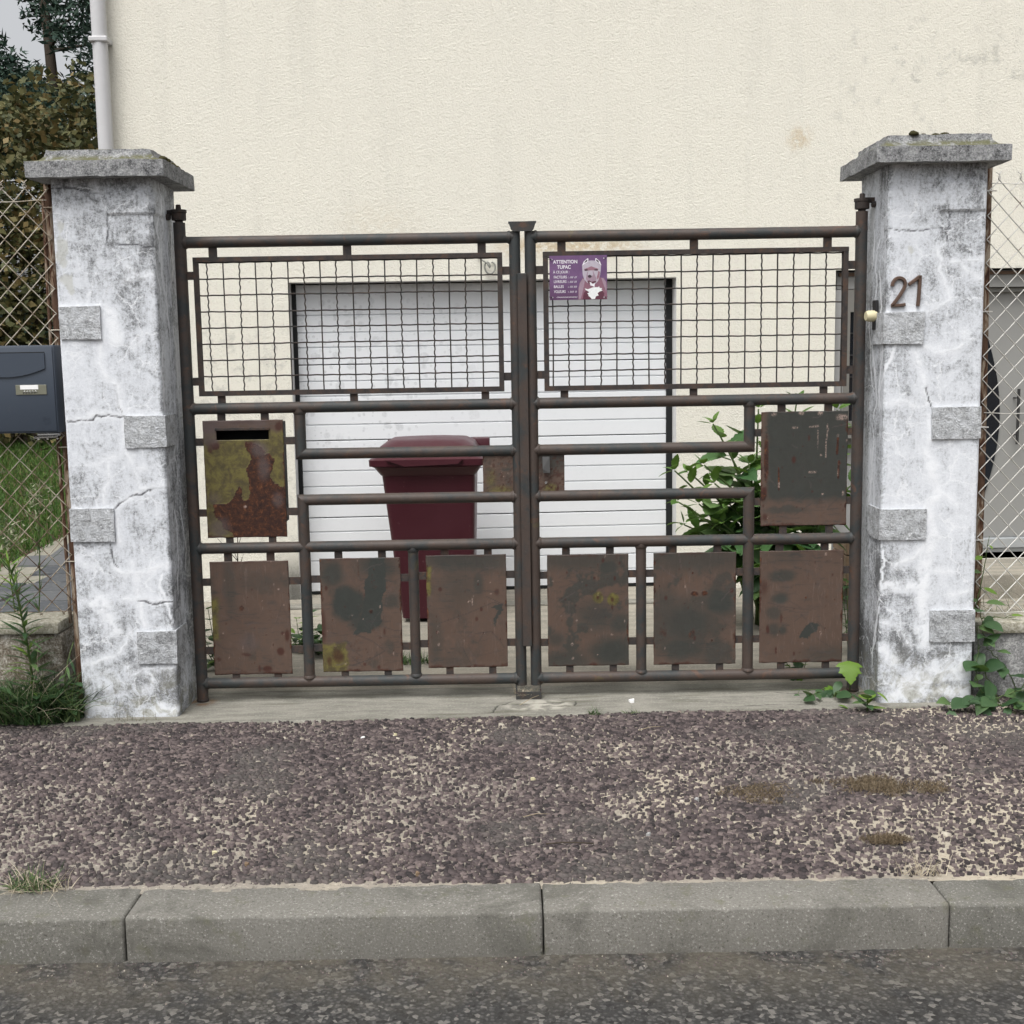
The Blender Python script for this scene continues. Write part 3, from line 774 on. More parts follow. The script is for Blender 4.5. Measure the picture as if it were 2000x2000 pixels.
def blades(n, fx, h, w, lean=0.4, seed=0, curl=0.3, seg=3, hvar=0.5):
    """grass blades as tapered strips; fx(R, n) gives root x, y, z arrays"""
    R = np.random.RandomState(seed)
    X, Y, Z = fx(R, n); n = X.size
    H = h * (1 + R.uniform(-hvar, hvar, n)); az = R.uniform(0, 2 * pi, n); ln = np.abs(R.normal(0, lean, n))
    dx, dy = np.cos(az), np.sin(az)
    fa = R.uniform(0, 2 * pi, n); wx, wy = np.cos(fa), np.sin(fa)
    V = np.zeros((n, (seg + 1) * 2, 3))
    for i in range(seg + 1):
        s = i / seg
        r = H * (ln * s + curl * R.uniform(.3, 1, n) * s * s)
        zz = H * np.maximum(s - 0.35 * curl * s * s - 0.25 * ln * s * s, 0.02)
        ww = w * (1 - 0.92 * s) * 0.5
        for sgn, k in ((-1, 0), (1, 1)):
            V[:, 2 * i + k, 0] = X + dx * r + sgn * wx * ww
            V[:, 2 * i + k, 1] = Y + dy * r + sgn * wy * ww
            V[:, 2 * i + k, 2] = Z + zz
    b = np.arange(n) * (seg + 1) * 2
    F = np.stack([np.stack([b + 2 * i, b + 2 * i + 1, b + 2 * i + 3, b + 2 * i + 2], -1) for i in range(seg)], 1).reshape(-1, 4)
    return V.reshape(-1, 3), F, np.repeat(R.rand(n), seg)
def grass(name, n, fx, h, w, mat, parent=None, **k):
    V, F, r = blades(n, fx, h, w, **k)
    return add(name, V, F, M[mat], parent, attrs={'rnd': ('FACE', r)})

def lawn_fx(R, n):
    Y = R.uniform(8.75, 14.6, n); X = R.uniform(-7.5, -3.3, n)
    k = X < np.where(Y > 9.0, -3.85 + 0.15 * (Y - 9.2), -7) + 0.05 * R.normal(0, 1, n)
    X, Y = X[k], Y[k]
    return X, Y, np.where(Y < 9, 0, 0.1 * (Y - 9)) - 0.03
tag(grass('lawn', 42000, lawn_fx, 0.085, 0.010, 'lawn_grass', seed=4, lean=0.6), 'short green lawn rising behind the slate path to the hedge', 'grass', kind='stuff')

# ------------------------------------------------------------------ the house
HROT = math.atan(0.05)
house = thing('house', (0, 7.79, 0), 'cream roughcast house behind the gate with a white garage door and grey entrance', 'house', rotz=HROT)
ORG['house'] = Vector((0, 0, 0))      # parts are given in the house's own axes: x along the front, y into the house
W0, W1, HT, DEP = -2.44, 7.5, 6.2, 6.0
GX0, GX1, GZ1 = -1.363, 1.058, 1.99   # garage opening
EX0, EX1, EZ0, EZ1 = 2.075, 3.95, 0.15, 2.02
def wall_face():
    """front wall as a grid with two openings, so that stains can lie on it"""
    xs = sorted(set(np.round(np.concatenate([np.linspace(W0, GX0, 24), np.linspace(GX0, GX1, 50), np.linspace(GX1, EX0, 24), np.linspace(EX0, EX1, 20), np.linspace(EX1, W1, 12)]), 4)))
    zs = sorted(set(np.round(np.concatenate([np.linspace(-.2, EZ0, 5), np.linspace(EZ0, GZ1, 38), np.linspace(GZ1, EZ1, 2), np.linspace(EZ1, 3.0, 24), np.linspace(3.0, HT, 10)]), 4)))
    ix = {}; V = []; F = []
    for j, z in enumerate(zs):
        for i, x in enumerate(xs): ix[i, j] = len(V); V.append((x, 0, z))
    for j in range(len(zs) - 1):
        for i in range(len(xs) - 1):
            cx, cz = (xs[i] + xs[i + 1]) / 2, (zs[j] + zs[j + 1]) / 2
            if GX0 < cx < GX1 and cz < GZ1: continue
            if EX0 < cx < EX1 and EZ0 < cz < EZ1: continue
            F.append((ix[i, j], ix[i + 1, j], ix[i + 1, j + 1], ix[i, j + 1]))
    V = np.array(V); x, z = V[:, 0], V[:, 2]
    rust = sstep(0.10, 0.0, np.abs(z - 2.19)) * sstep(-0.15, 0.1, x) * sstep(0.95, 0.6, x) * 0.55
    rust = np.maximum(rust, sstep(0.10, 0.02, np.hypot(x - 1.83, z - 2.83)) * 0.5)
    rust = np.maximum(rust, sstep(0.25, 0.0, np.hypot((x + 0.8) * .6, z - 2.32)) * 0.12)
    soot = sstep(0.16, 0.02, np.abs(x + 1.40)) * sstep(0.36, 0.05, np.abs(z - 0.02)) * 0.85
    return V, F, rust, soot
V, F, rust, soot = wall_face()
nb = len(V)
V = np.vstack([V, [(W0, 0, -.2), (W1, 0, -.2), (W1, DEP, -.2), (W0, DEP, -.2), (W0, 0, HT), (W1, 0, HT), (W1, DEP, HT), (W0, DEP, HT)]])
F += [(nb + 1, nb + 2, nb + 6, nb + 5), (nb + 2, nb + 3, nb + 7, nb + 6), (nb + 3, nb, nb + 4, nb + 7), (nb + 4, nb + 5, nb + 6, nb + 7)]
z8 = np.zeros(8)
add('wall', V, F, M['wall_render'], house, raw=True, attrs={'rust': ('POINT', np.append(rust, z8)), 'soot': ('POINT', np.append(soot, z8))})
def quad4(name, pts, mat, parent): return add(name, pts, [(0, 1, 2, 3)], M[mat], parent, raw=True)
RD = 0.15
rv = MB()      # reveals and soffit of the garage opening, with thickness behind the render
rv.box(GX0 - .04, GX0, 0.002, RD + .12, -.1, GZ1 + .04)
rv.box(GX1, GX1 + .04, 0.002, RD + .12, -.1, GZ1 + .04)
rv.box(GX0 - .04, GX1 + .04, 0.002, RD + .12, GZ1, GZ1 + .05)
o = rv.add('reveal', M['reveal_white'], house, raw=True)
gd = add('garage_door', [(GX0, RD + .055, -.05), (GX1, RD + .055, -.05), (GX1, RD + .055, GZ1), (GX0, RD + .055, GZ1)], [(0, 1, 2, 3)], M['seal_black'], house, raw=True)
ORG[gd.name] = Vector((0, 0, 0))
jz = [0.012, 0.498, 0.997, 1.480, 1.985]
ribs = [0.115, 0.215, 0.405, 0.70, 0.80, 1.097, 1.28, 1.375, 1.589, 1.682, 1.79]
DX0, DX1 = GX0 + 0.028, GX1 - 0.040
for a, b in zip(jz[:-1], jz[1:]):
    prof = [(a + .003, RD + .05), (a + .003, RD + .006), (a + .006, RD)]
    for r in ribs:
        if a < r < b: prof += [(r - .006, RD), (r - .003, RD + .0075), (r + .002, RD + .0075), (r + .006, RD)]
    prof += [(b - .006, RD), (b - .003, RD + .006), (b - .003, RD + .05)]
    n = len(prof)
    V = [(DX0, y, z) for z, y in prof] + [(DX1, y, z) for z, y in prof]
    F = [(i, i + n, i + n + 1, i + 1) for i in range(n - 1)] + [tuple(range(n)), tuple(range(2 * n - 1, n - 1, -1))]
    add('door_section', V, F, M['garage_white'], gd, raw=True)
for x0, x1 in ((GX0 + .001, GX0 + .026), (GX1 - .038, GX1 - .001)):
    s = MB(); s.box(x0, x1, RD - .012, RD + .05, 0.0, GZ1 - .002); s.add('side_seal', M['seal_black'], gd, raw=True)
s = MB(); s.box(DX0, DX1, RD - .004, RD + .04, 0.0, 0.011); s.add('bottom_seal', M['seal_black'], gd, raw=True)

# entrance on the right
er = MB()
er.box(EX0 - .03, EX0, 0.002, .30, EZ0, EZ1 + .03); er.box(EX1, EX1 + .03, 0.002, .30, EZ0, EZ1 + .03); er.box(EX0 - .03, EX1 + .03, 0.002, .30, EZ1, EZ1 + .03)
er.add('entrance_reveal', M['frame_grey'], house, raw=True)
ent = add('entrance_door', *[(lambda m: (m.V, m.F))(MB().box(2.72, EX1 - .01, .13, .18, .27, 1.90))][0], M['door_grey'], house, raw=True)
ORG[ent.name] = Vector((0, 0, 0))
def lens(cx, z0, z1, wl, wr, n=20):
    P = []
    for i in range(n + 1):
        s = i / n; P.append((cx + wr * math.sin(pi * s) ** 0.9, z0 + (z1 - z0) * s))
    for i in range(1, n):
        s = 1 - i / n; P.append((cx - wl * math.sin(pi * s) ** 0.9, z0 + (z1 - z0) * s))
    return P
s = MB(); s.prism(lens(3.085, .43, 1.68, .30, .135), .118, .131); s.add('glass', M['black_glass'], ent, raw=True)
s = MB(); s.prism([(3.00, .30), (3.085, .43), (2.95, .70), (2.93, .30)], .122, .131); s.add('light_panel', M['reveal_white'], ent, raw=True)
s = MB(); s.tube([(3.315, .06, .89), (3.315, .06, 1.25)], .010, 8); s.tube([(3.315, .06, .95), (3.315, .13, .95)], .006, 6); s.tube([(3.315, .06, 1.19), (3.315, .13, 1.19)], .006, 6)
s.add('handle', M['handle_dark'], ent, raw=True, smooth='auto')
s = MB(); s.box(2.62, EX1 - .005, .08, .2, .20, .268, .004); s.add('door_sill', M['aluminium'], ent, raw=True)
s = MB(); s.box(2.62, EX1 - .005, .10, .2, .17, .197, .003); s.add('door_sill', M['aluminium'], ent, raw=True)
sb = add('shutter_box', *[(lambda m: (m.V, m.F))(MB().box(2.10, EX1 - .004, .06, .2, 1.905, 2.012))][0], M['door_grey'], house, raw=True)
ORG[sb.name] = Vector((0, 0, 0))
for z in (1.875,):
    s = MB(); s.box(2.72, EX1 - .01, .10, .2, z, z + .026); s.add('shutter_slat', M['door_grey'], sb, raw=True)
s = MB(); s.box(2.11, EX1 - .01, .045, .06, 1.985, 2.005); s.add('shutter_trim', M['brown_trim'], sb, raw=True)
sl = add('side_light', *[(lambda m: (m.V, m.F))(MB().box(2.078, 2.19, .05, .16, .95, 1.90).box(2.56, 2.71, .05, .16, .30, 1.90).box(2.19, 2.56, .05, .16, 1.76, 1.90).box(2.19, 2.56, .05, .16, .95, 1.06))][0], M['frame_grey'], house, raw=True)
ORG[sl.name] = Vector((0, 0, 0))
s = MB(); s.box(2.19, 2.56, .10, .12, 1.06, 1.76); s.add('pane', M['black_glass'], sl, raw=True)
for z in (1.20, 1.34, 1.48, 1.62):
    s = MB(); s.box(2.19, 2.56, .090, .099, z, z + .010); s.add('glazing_bar', M['black_plastic'], sl, raw=True)
s = MB(); s.box(2.08, 2.13, .035, .049, .95, 1.90); s.box(2.143, 2.147, .046, .049, .95, 1.90); s.add('frame_bead', M['frame_light'], sl, raw=True)
s = MB(); s.box(2.085, 2.71, .14, .2, .16, .94); s.add('lower_panel', M['frame_light'], house, raw=True)
s = MB(); s.box(EX0 - .25, EX1 + .25, -.55, .0 - .004, -.05, .148, .01); s.add('door_step', M['driveway_concrete'], house, raw=True)
s = MB(); s.tube([(-2.405, -.075, -.1), (-2.405, -.075, HT)], .045, 18)
dp = s.add('downpipe', M['downpipe_grey'], house, raw=True, smooth='auto')
ORG[dp.name] = Vector((0, 0, 0))
for z in (1.2, 3.4, 5.3):
    s = MB(); s.box(-2.46, -2.35, -.126, -.001, z, z + .03, .006); s.add('pipe_bracket', M['downpipe_grey'], dp, raw=True)
s = MB(); s.box(W0 - .25, W1 + .2, -.30, DEP, HT + .002, HT + .14); s.add('eave', M['reveal_white'], house, raw=True)

# a curl of cable hanging on the wall, seen through the left mesh
P = []
for i in range(30):
    a = i / 29 * 2.6 * pi
    P.append((-0.135 + .024 * math.cos(a) + .014 * i / 10, 7.745 + .001 * i, 2.060 + .036 * math.sin(a)))
s = MB(); s.tube([(-.19, 7.77, 2.135), (-.16, 7.75, 2.11), (-.13, 7.745, 2.09)] + P, .0055, 6)
tag(s.add('cable', M['cable_grey'], smooth=True), 'curled grey cable end hanging on the cream wall above the garage door', 'cable')
# ------------------------------------------------------------------ gate pillars
# where the plaster has cracked (thin dark lines) and where lime has run out of old cracks (pale veins): x, z on the front
L_CRACK = [[(-1.873, 2.241), (-1.815, 2.245), (-1.772, 2.237), (-1.73, 2.222), (-1.687, 2.216), (-1.654, 2.215), (-1.648, 2.177), (-1.649, 2.092), (-1.65, 2.012), (-1.601, 2.007), (-1.547, 2.0), (-1.503, 1.998), (-1.454, 2.001), (-1.438, 1.987)], [(-1.862, 1.284), (-1.809, 1.288), (-1.754, 1.289), (-1.742, 1.304), (-1.686, 1.303), (-1.642, 1.294), (-1.619, 1.299)], [(-1.647, 1.405), (-1.635, 1.366), (-1.627, 1.316)], [(-1.684, 0.911), (-1.628, 0.955), (-1.571, 0.971), (-1.531, 0.985), (-1.458, 0.992)], [(-1.704, 0.76), (-1.704, 0.703), (-1.69, 0.651)], [(-1.608, 0.512), (-1.546, 0.502), (-1.46, 0.506)]]
L_VEIN = [([(-1.698, 1.615), (-1.711, 1.527), (-1.687, 1.466), (-1.634, 1.427), (-1.624, 1.311), (-1.626, 1.283), (-1.635, 1.172)], 0.01), ([(-1.865, 1.287), (-1.787, 1.291), (-1.752, 1.307), (-1.642, 1.299), (-1.452, 1.305)], 0.008), ([(-1.725, 0.931), (-1.727, 0.993), (-1.695, 1.055), (-1.707, 1.128), (-1.657, 1.133), (-1.628, 1.155), (-1.592, 1.087), (-1.562, 0.985), (-1.605, 0.958), (-1.681, 0.914), (-1.855, 0.914)], 0.006), ([(-1.587, 1.076), (-1.542, 1.086)], 0.004), ([(-1.776, 1.101), (-1.737, 1.103), (-1.708, 1.125)], 0.003), ([(-1.559, 0.985), (-1.49, 1.006), (-1.418, 1.0)], 0.014), ([(-1.675, 0.908), (-1.674, 0.834), (-1.672, 0.766)], 0.012), ([(-1.846, 0.699), (-1.813, 0.676), (-1.791, 0.664)], 0.012), ([(-1.702, 0.646), (-1.675, 0.631), (-1.624, 0.63), (-1.567, 0.635), (-1.52, 0.657), (-1.458, 0.664)], 0.012), ([(-1.621, 0.679), (-1.619, 0.621), (-1.605, 0.552), (-1.601, 0.529)], 0.005), ([(-1.67, 0.518), (-1.602, 0.517), (-1.46, 0.51)], 0.008), ([(-1.777, 0.52), (-1.736, 0.45), (-1.712, 0.38)], 0.03), ([(-1.846, 0.504), (-1.79, 0.503), (-1.757, 0.485)], 0.016), ([(-1.649, 0.379), (-1.675, 0.321), (-1.724, 0.27), (-1.863, 0.231)], 0.01), ([(-1.621, 0.373), (-1.444, 0.381)], 0.008), ([(-1.615, 0.378), (-1.618, 0.233)], 0.006), ([(-1.67, 0.222), (-1.649, 0.189), (-1.602, 0.203), (-1.569, 0.179), (-1.566, 0.126), (-1.602, 0.103)], 0.005), ([(-1.602, 0.203), (-1.545, 0.208), (-1.458, 0.224)], 0.008), ([(-1.591, 0.505), (-1.601, 0.436), (-1.581, 0.384)], 0.012), ([(-1.573, 1.914), (-1.542, 1.881), (-1.46, 1.877)], 0.006), ([(-1.582, 1.866), (-1.548, 1.881)], 0.004), ([(-1.569, 1.594), (-1.535, 1.621)], 0.006), ([(-1.695, 2.258), (-1.676, 2.22)], 0.004), ([(-1.874, 1.757), (-1.692, 1.765)], 0.006), ([(-1.687, 1.748), (-1.695, 1.618)], 0.006), ([(-1.661, 1.732), (-1.634, 1.628)], 0.03), ([(-1.543, 0.025), (-1.451, 0.03)], 0.02), ([(-1.863, 0.043), (-1.771, 0.047)], 0.012)]
R_CRACK = [[(1.499, 2.252), (1.512, 2.237), (1.526, 2.198)], [(1.539, 2.013), (1.574, 2.025), (1.609, 2.021), (1.675, 2.015), (1.715, 2.019), (1.776, 2.02), (1.831, 2.019), (1.834, 2.073), (1.838, 2.082)], [(1.816, 2.009), (1.822, 1.97), (1.841, 1.931), (1.872, 1.896)], [(1.755, 1.358), (1.763, 1.314), (1.779, 1.282)]]
R_VEIN = [([(1.809, 1.953), (1.788, 1.936), (1.802, 1.897), (1.795, 1.845), (1.818, 1.801), (1.841, 1.77), (1.842, 1.735), (1.794, 1.71), (1.742, 1.68)], 0.007), ([(1.833, 1.883), (1.886, 1.874), (1.936, 1.825), (1.977, 1.803)], 0.004), ([(1.904, 1.887), (1.983, 1.885)], 0.004), ([(1.71, 1.514), (1.725, 1.452), (1.745, 1.399), (1.75, 1.354), (1.761, 1.3)], 0.012), ([(1.737, 1.536), (1.79, 1.517), (1.835, 1.521), (1.879, 1.529), (1.914, 1.546), (1.908, 1.59)], 0.01), ([(1.573, 1.306), (1.644, 1.307), (1.671, 1.311), (1.716, 1.288), (1.752, 1.292)], 0.008), ([(1.767, 1.251), (1.774, 1.143)], 0.014), ([(1.757, 1.103), (1.786, 1.039), (1.802, 0.949), (1.821, 0.916), (1.764, 0.849)], 0.016), ([(1.83, 0.916), (1.899, 0.861)], 0.008), ([(1.784, 1.284), (1.985, 1.288)], 0.006), ([(1.569, 1.679), (1.733, 1.681)], 0.006), ([(1.775, 0.854), (1.785, 0.694), (1.766, 0.579), (1.764, 0.405), (1.78, 0.27)], 0.026), ([(1.634, 0.604), (1.713, 0.643), (1.768, 0.694)], 0.008), ([(1.594, 0.355), (1.651, 0.354), (1.693, 0.301), (1.705, 0.265)], 0.007), ([(1.787, 0.401), (1.987, 0.41)], 0.007), ([(1.8, 0.578), (1.885, 0.577)], 0.006), ([(1.888, 0.466), (1.968, 0.494)], 0.01), ([(1.577, 0.849), (1.764, 0.849)], 0.008), ([(1.59, 0.524), (1.682, 0.511), (1.761, 0.521)], 0.02), ([(1.652, 0.066), (1.784, 0.099), (1.95, 0.132)], 0.04), ([(1.647, 0.036), (1.976, 0.042)], 0.03), ([(1.591, 0.232), (1.644, 0.172)], 0.02)]

def make_pillar(x0, x1, y0, depth, label, inner, cracks, veins, quoins, seed, capdims, bareblobs, hinge_z, ledges):
    cx = (x0 + x1) / 2
    root = thing('gate_pillar', (cx, y0 + depth / 2, 0), label, 'pillar', 'whitewashed gate pillars')
    zt = 2.285; ch = 0.012; st = 0.0055
    # outline of the shaft, front first, chamfered arris; the seen sides get fine steps
    y1 = y0 + depth
    front = [(x, y0) for x in np.arange(x0 + ch, x1 - ch + 1e-6, st)] + [(x1 - ch, y0)]
    right = [(x1 - ch * .3, y0 + ch * .3)] + [(x1, y) for y in np.arange(y0 + ch, y1, st if inner > 0 else 0.03)] + [(x1, y1)]
    back = [(x0, y1)]
    left = [(x0, y) for y in np.arange(y1 - .01, y0 + ch, -(st if inner < 0 else 0.03))] + [(x0, y0 + ch), (x0 + ch * .3, y0 + ch * .3)]
    ring = np.array(front + right + back + left)
    nrm = np.zeros_like(ring)
    nrm[np.abs(ring[:, 1] - y0) < 1e-6] = (0, -1)
    nrm[np.abs(ring[:, 0] - x1) < 1e-6] = (1, 0); nrm[np.abs(ring[:, 0] - x0) < 1e-6] = (-1, 0)
    zs = np.arange(-0.04, zt + 1e-6, st); n = len(ring); m = len(zs)
    X = np.repeat(ring[None, :, 0], m, 0); Y = np.repeat(ring[None, :, 1], m, 0); Z = np.repeat(zs[:, None], n, 1)
    # unrolled coordinate: x on the front, and on round the inner arris onto the side
    edge = x1 if inner > 0 else x0
    U = np.where(np.abs(X - edge) < 1e-6, edge + inner * (Y - y0), X)
    wu = U + 0.034 * (fbm(U * 17 + 40, Z * 17, 5, seed, .62) - 0.5); wz = Z + 0.034 * (fbm(U * 17, Z * 17 + 30, 5, seed + 2, .62) - 0.5)
    crack = np.zeros(U.shape); vein = np.zeros(U.shape)
    for p in cracks: crack = np.maximum(crack, (1 - sstep(0.0005, 0.0050, dpoly(wu, wz, p))))
    crack *= 0.25 + 0.75 * sstep(0.32, 0.52, fbm(U * 14, Z * 14, 3, seed + 5))
    for p, w in veins:
        wf = w * (0.62 if w < .015 else 1.1)
        d = dpoly(wu, wz, p) / (wf * (0.35 + 1.5 * fbm(U * 16, Z * 16, 4, seed + 1)))
        vein = np.maximum(vein, (1 - sstep(0.0, 1.5, d)) * (0.25 + 0.75 * sstep(0.33, 0.58, fbm(U * 34, Z * 34, 4, seed + 4, .7))))
        vein = np.maximum(vein, 0.35 * (1 - sstep(0.0, 1.0, dpoly(wu, wz, p) / (wf + .03))))
    # crazing on the inner side and fine net elsewhere
    rs = random.Random(seed)
    for k in range(13):
        uu = edge + inner * rs.uniform(0.02, 0.30); z_ = rs.uniform(0.1, 2.1); P = [(uu, z_)]
        for q in range(5): uu += rs.uniform(-.035, .035); z_ += rs.uniform(.03, .09); P.append((uu, z_))
        vein = np.maximum(vein, 0.9 * (1 - sstep(0.002, 0.007, dpoly(wu, wz, P))))
    dirt_tone = 0.42 + 0.75 * (fbm(U * 3.2 + seed, Z * 2.0, 5, seed + 3) - 0.5) + 0.30 * sstep(1.1, 0.15, Z) * sstep(0.25, 0.7, fbm(U * 7, Z * 7, 4, seed + 4)) + 0.20 * sstep(2.12, 2.27, Z)  # patchy dirt, more of it low down; darker again towards the top
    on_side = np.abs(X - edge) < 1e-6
    dirt_tone = dirt_tone + np.where(on_side, (0.04 if inner > 0 else 0.14) + 0.35 * (fbm(U * 30, Z * 2.5, 4, seed + 6) - 0.5), 0)  # inner side set darker overall than the front, with narrow upright streaks
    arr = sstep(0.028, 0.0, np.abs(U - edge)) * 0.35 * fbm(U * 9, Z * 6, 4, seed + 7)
    dirt_tone = np.clip(dirt_tone + arr, 0, 1.3)
    bare = np.zeros(U.shape)
    for (bx, bz, rx, rz) in bareblobs:
        q = np.hypot((wu - bx) / rx, (wz - bz) / rz) + 1.3 * (fbm(U * 40, Z * 22, 4, seed + 8) - 0.5)
        bare = np.maximum(bare, (1 - sstep(0.55, 0.75, q)) * 0.6)
    disp = 0.004 * (fbm(U * 5, Z * 5, 3, seed + 9) - 0.5) + 0.0007 * vein - 0.0015 * crack - 0.001 * bare
    for (ax, bx, az, bz) in ledges: disp = disp + 0.008 * ((U > ax) & (U < bx) & (Z > az)) * sstep(bz + .03, bz, Z) * ((Z < bz + .03))
    X = X + nrm[None, :, 0] * disp; Y = Y + nrm[None, :, 1] * disp
    i = np.arange(m * n).reshape(m, n)
    F = np.stack([i[:-1, :], np.roll(i, -1, 1)[:-1, :], np.roll(i, -1, 1)[1:, :], i[1:, :]], -1).reshape(-1, 4)
    add('shaft', np.stack([X, Y, Z], -1).reshape(-1, 3), F, M['pillar_plaster'], root, smooth=True,
        attrs={k: ('POINT', v.ravel()) for k, v in (('vein', vein), ('crack', crack), ('dirt_tone', dirt_tone), ('bare', bare))})
    # quoins: rough blocks standing proud of the plaster; those at the inner arris turn the corner
    for (qx0, qx1, qz0, qz1, turn, proud, mat) in quoins:
        R = random.Random(int(qz0 * 1000) + seed); j = lambda s=.0025: R.uniform(-s, s)
        bm = bmesh.new(); bmesh.ops.create_cube(bm, size=1)
        ax0, ax1 = qx0, qx1
        if turn > 0: ax1 = x1 + proud
        if turn < 0: ax0 = x0 - proud
        yb = y0 + (0.17 if turn else 0.05)
        for v in bm.verts:
            v.co = ((ax0 if v.co.x < 0 else ax1) + j(), (y0 - proud if v.co.y < 0 else yb), (qz0 if v.co.z < 0 else qz1) + j())
        bmesh.ops.subdivide_edges(bm, edges=bm.edges[:], cuts=5, use_grid_fill=True)
        for v in bm.verts:
            if v.co.y < y0: v.co.y += R.uniform(-.0018, .0018)
            v.co.x += R.uniform(-.001, .001); v.co.z += R.uniform(-.001, .001)
        V = [v.co.copy() for v in bm.verts]; F = [[w.index for w in f.verts] for f in bm.faces]
        bm.free()
        add('quoin', V, F, M[mat], root)
    # cap: slab, then a cavetto up to a shallow weathered pyramid
    cxa, cxb, cya, cyb, cz0, cz1, ins, cz2 = capdims
    rings = [(0.0, cz0), (0.0, cz1)]
    for k in range(1, 7):
        a = k / 6 * pi / 2
        rings.append((0.018 + (ins - 0.018) * math.sin(a), cz1 + 0.004 + (cz2 - cz1) * (1 - math.cos(a))))
    rings += [(ins + .015, cz2 + .006), ((cxb - cxa) * .46, cz2 + .03)]
    NB = 14
    def ringpts(d):
        xa, xb, ya, yb = cxa + d, cxb - d, cya + d, cyb - d
        P = []
        for k in range(NB): P.append((xa + (xb - xa) * k / NB, ya))
        for k in range(NB): P.append((xb, ya + (yb - ya) * k / NB))
        for k in range(NB): P.append((xb - (xb - xa) * k / NB, yb))
        for k in range(NB): P.append((xa, yb - (yb - ya) * k / NB))
        return P
    R = random.Random(seed + 50)
    V = []; F = []; nn = NB * 4
    for d, z in rings:
        for (x, y) in ringpts(d): V.append((x + R.uniform(-.002, .002), y + R.uniform(-.002, .002), z + R.uniform(-.0025, .0025)))
    for r in range(len(rings) - 1):
        for k in range(nn): F.append((r * nn + k, r * nn + (k + 1) % nn, (r + 1) * nn + (k + 1) % nn, (r + 1) * nn + k))
    F.append(tuple(range(nn - 1, -1, -1))); F.append(tuple((len(rings) - 1) * nn + k for k in range(nn)))
    capo = add('cap', V, F, M['cap_concrete'], root, smooth=True)
    auto(capo, 32)
    # moss cushions on the cap
    for k in range(9):
        if inner > 0: mx, my, mz = cxb - ins * R.uniform(.0, 1.0), cya + R.uniform(.04, .42), cz1 + (cz2 - cz1) * R.uniform(.3, 1.1)
        else: mx, my, mz = cx + R.uniform(-.2, .2), cya + ins + R.uniform(.0, .1), cz2 + .006
        if k > 5: mx, my, mz = cx + R.uniform(-.15, .2), cya + ins + R.uniform(.0, .12), cz2 + .006
        if inner > 0 and k <= 5: mz = cz1 + (cz2 - cz1) * (1 - math.cos(math.asin(min(1, (cxb - mx) / ins)))) + .004
        s = MB(); rr = R.uniform(.010, .022)
        s.lathe([(rr * .2, -.006), (rr, -.002), (rr * .9, rr * .35), (rr * .55, rr * .65), (rr * .1, rr * .75)], (mx, my, mz), 9)
        V = [Vector(v) + Vector((R.uniform(-.003, .003), R.uniform(-.003, .003), R.uniform(-.002, .002))) for v in s.V]
        add('moss', V, s.F, M['moss'], capo, smooth=True)
    # hinge iron let into the inner side
    hy = 5.40
    hx = edge
    px = -1.41 if inner > 0 else 1.525
    s = MB()
    s.box(min(hx - inner * .03, px), max(hx - inner * .03, px), hy - .013, hy + .013, hinge_z - .004, hinge_z + .018, .003)
    s.tube([(hx - inner * .01, hy - .02, hinge_z - .012), (hx + inner * .016, hy - .022, hinge_z - .014)], [.016, .012], 8)
    s.add('hinge_iron', M['gate_frame'], root, smooth='auto')
    return root

qs = 0.010
make_pillar(-1.872, -1.457, 5.17, 0.345, 'cracked whitewashed gate pillar with square cap, beside the navy letterbox', 1, L_CRACK, L_VEIN,
            [(-1.866, -1.694, 1.622, 1.758, 0, qs, 'quoin_plaster'), (-1.622, -1.45, 1.168, 1.302, 1, qs, 'quoin_plaster'), (-1.8725, -1.684, .772, .914, 0, qs, 'quoin_plaster'), (-1.617, -1.45, .236, .378, 1, qs, 'quoin_plaster')],
            31, (-1.942, -1.384, 5.095, 5.590, 2.272, 2.336, 0.066, 2.382),
            [(-1.835, 1.97, .03, .16), (-1.815, 1.86, .02, .07), ], 2.150, [(-1.64, -1.30, 2.131, 2.205)])
make_pillar(1.577, 1.988, 5.20, 0.395, 'cracked whitewashed gate pillar with square cap, bearing the number 21', -1, R_CRACK, R_VEIN,
            [(1.57, 1.737, 1.547, 1.679, -1, qs, 'quoin_plaster'), (1.781, 1.9885, 1.146, 1.281, 0, qs, 'quoin_plaster'), (1.57, 1.768, .716, .849, -1, qs, 'quoin_plaster'), (1.794, 1.990, .265, .408, 0, qs, 'quoin_plaster')],
            57, (1.505, 2.052, 5.125, 5.685, 2.280, 2.343, 0.062, 2.392), [(1.68, 1.93, .02, .03)], 2.155, [(1.792, 1.988, 2.090, 2.20)])

# house number, two separate numerals
def numeral(name, label, strokes):
    s = MB()
    for P in strokes:
        # flat bar following the stroke, rounded front
        P = [Vector((x, 0, z)) for x, z in P]; n = len(P); V = []; F = []
        prof = [(-.0068, 0.0), (-.0068, -.009), (-.0045, -.0125), (.0045, -.0125), (.0068, -.009), (.0068, 0.0)]
        for i in range(n):
            t = (P[min(i + 1, n - 1)] - P[max(i - 1, 0)]).normalized(); w = Vector((t.z, 0, -t.x))
            for a, b in prof: V.append(P[i] + w * a + Vector((0, b, 0)))
        k = len(prof)
        for i in range(n - 1):
            for q in range(k): F.append((i * k + q, i * k + (q + 1) % k, (i + 1) * k + (q + 1) % k, (i + 1) * k + q))
        F.append(tuple(range(k))); F.append(tuple((n - 1) * k + q for q in range(k - 1, -1, -1)))
        s.shape([v + Vector((0, 5.199, 0)) for v in V], F)
    return tag(s.add(name, M['numeral_metal'], smooth='auto'), label, 'house number')
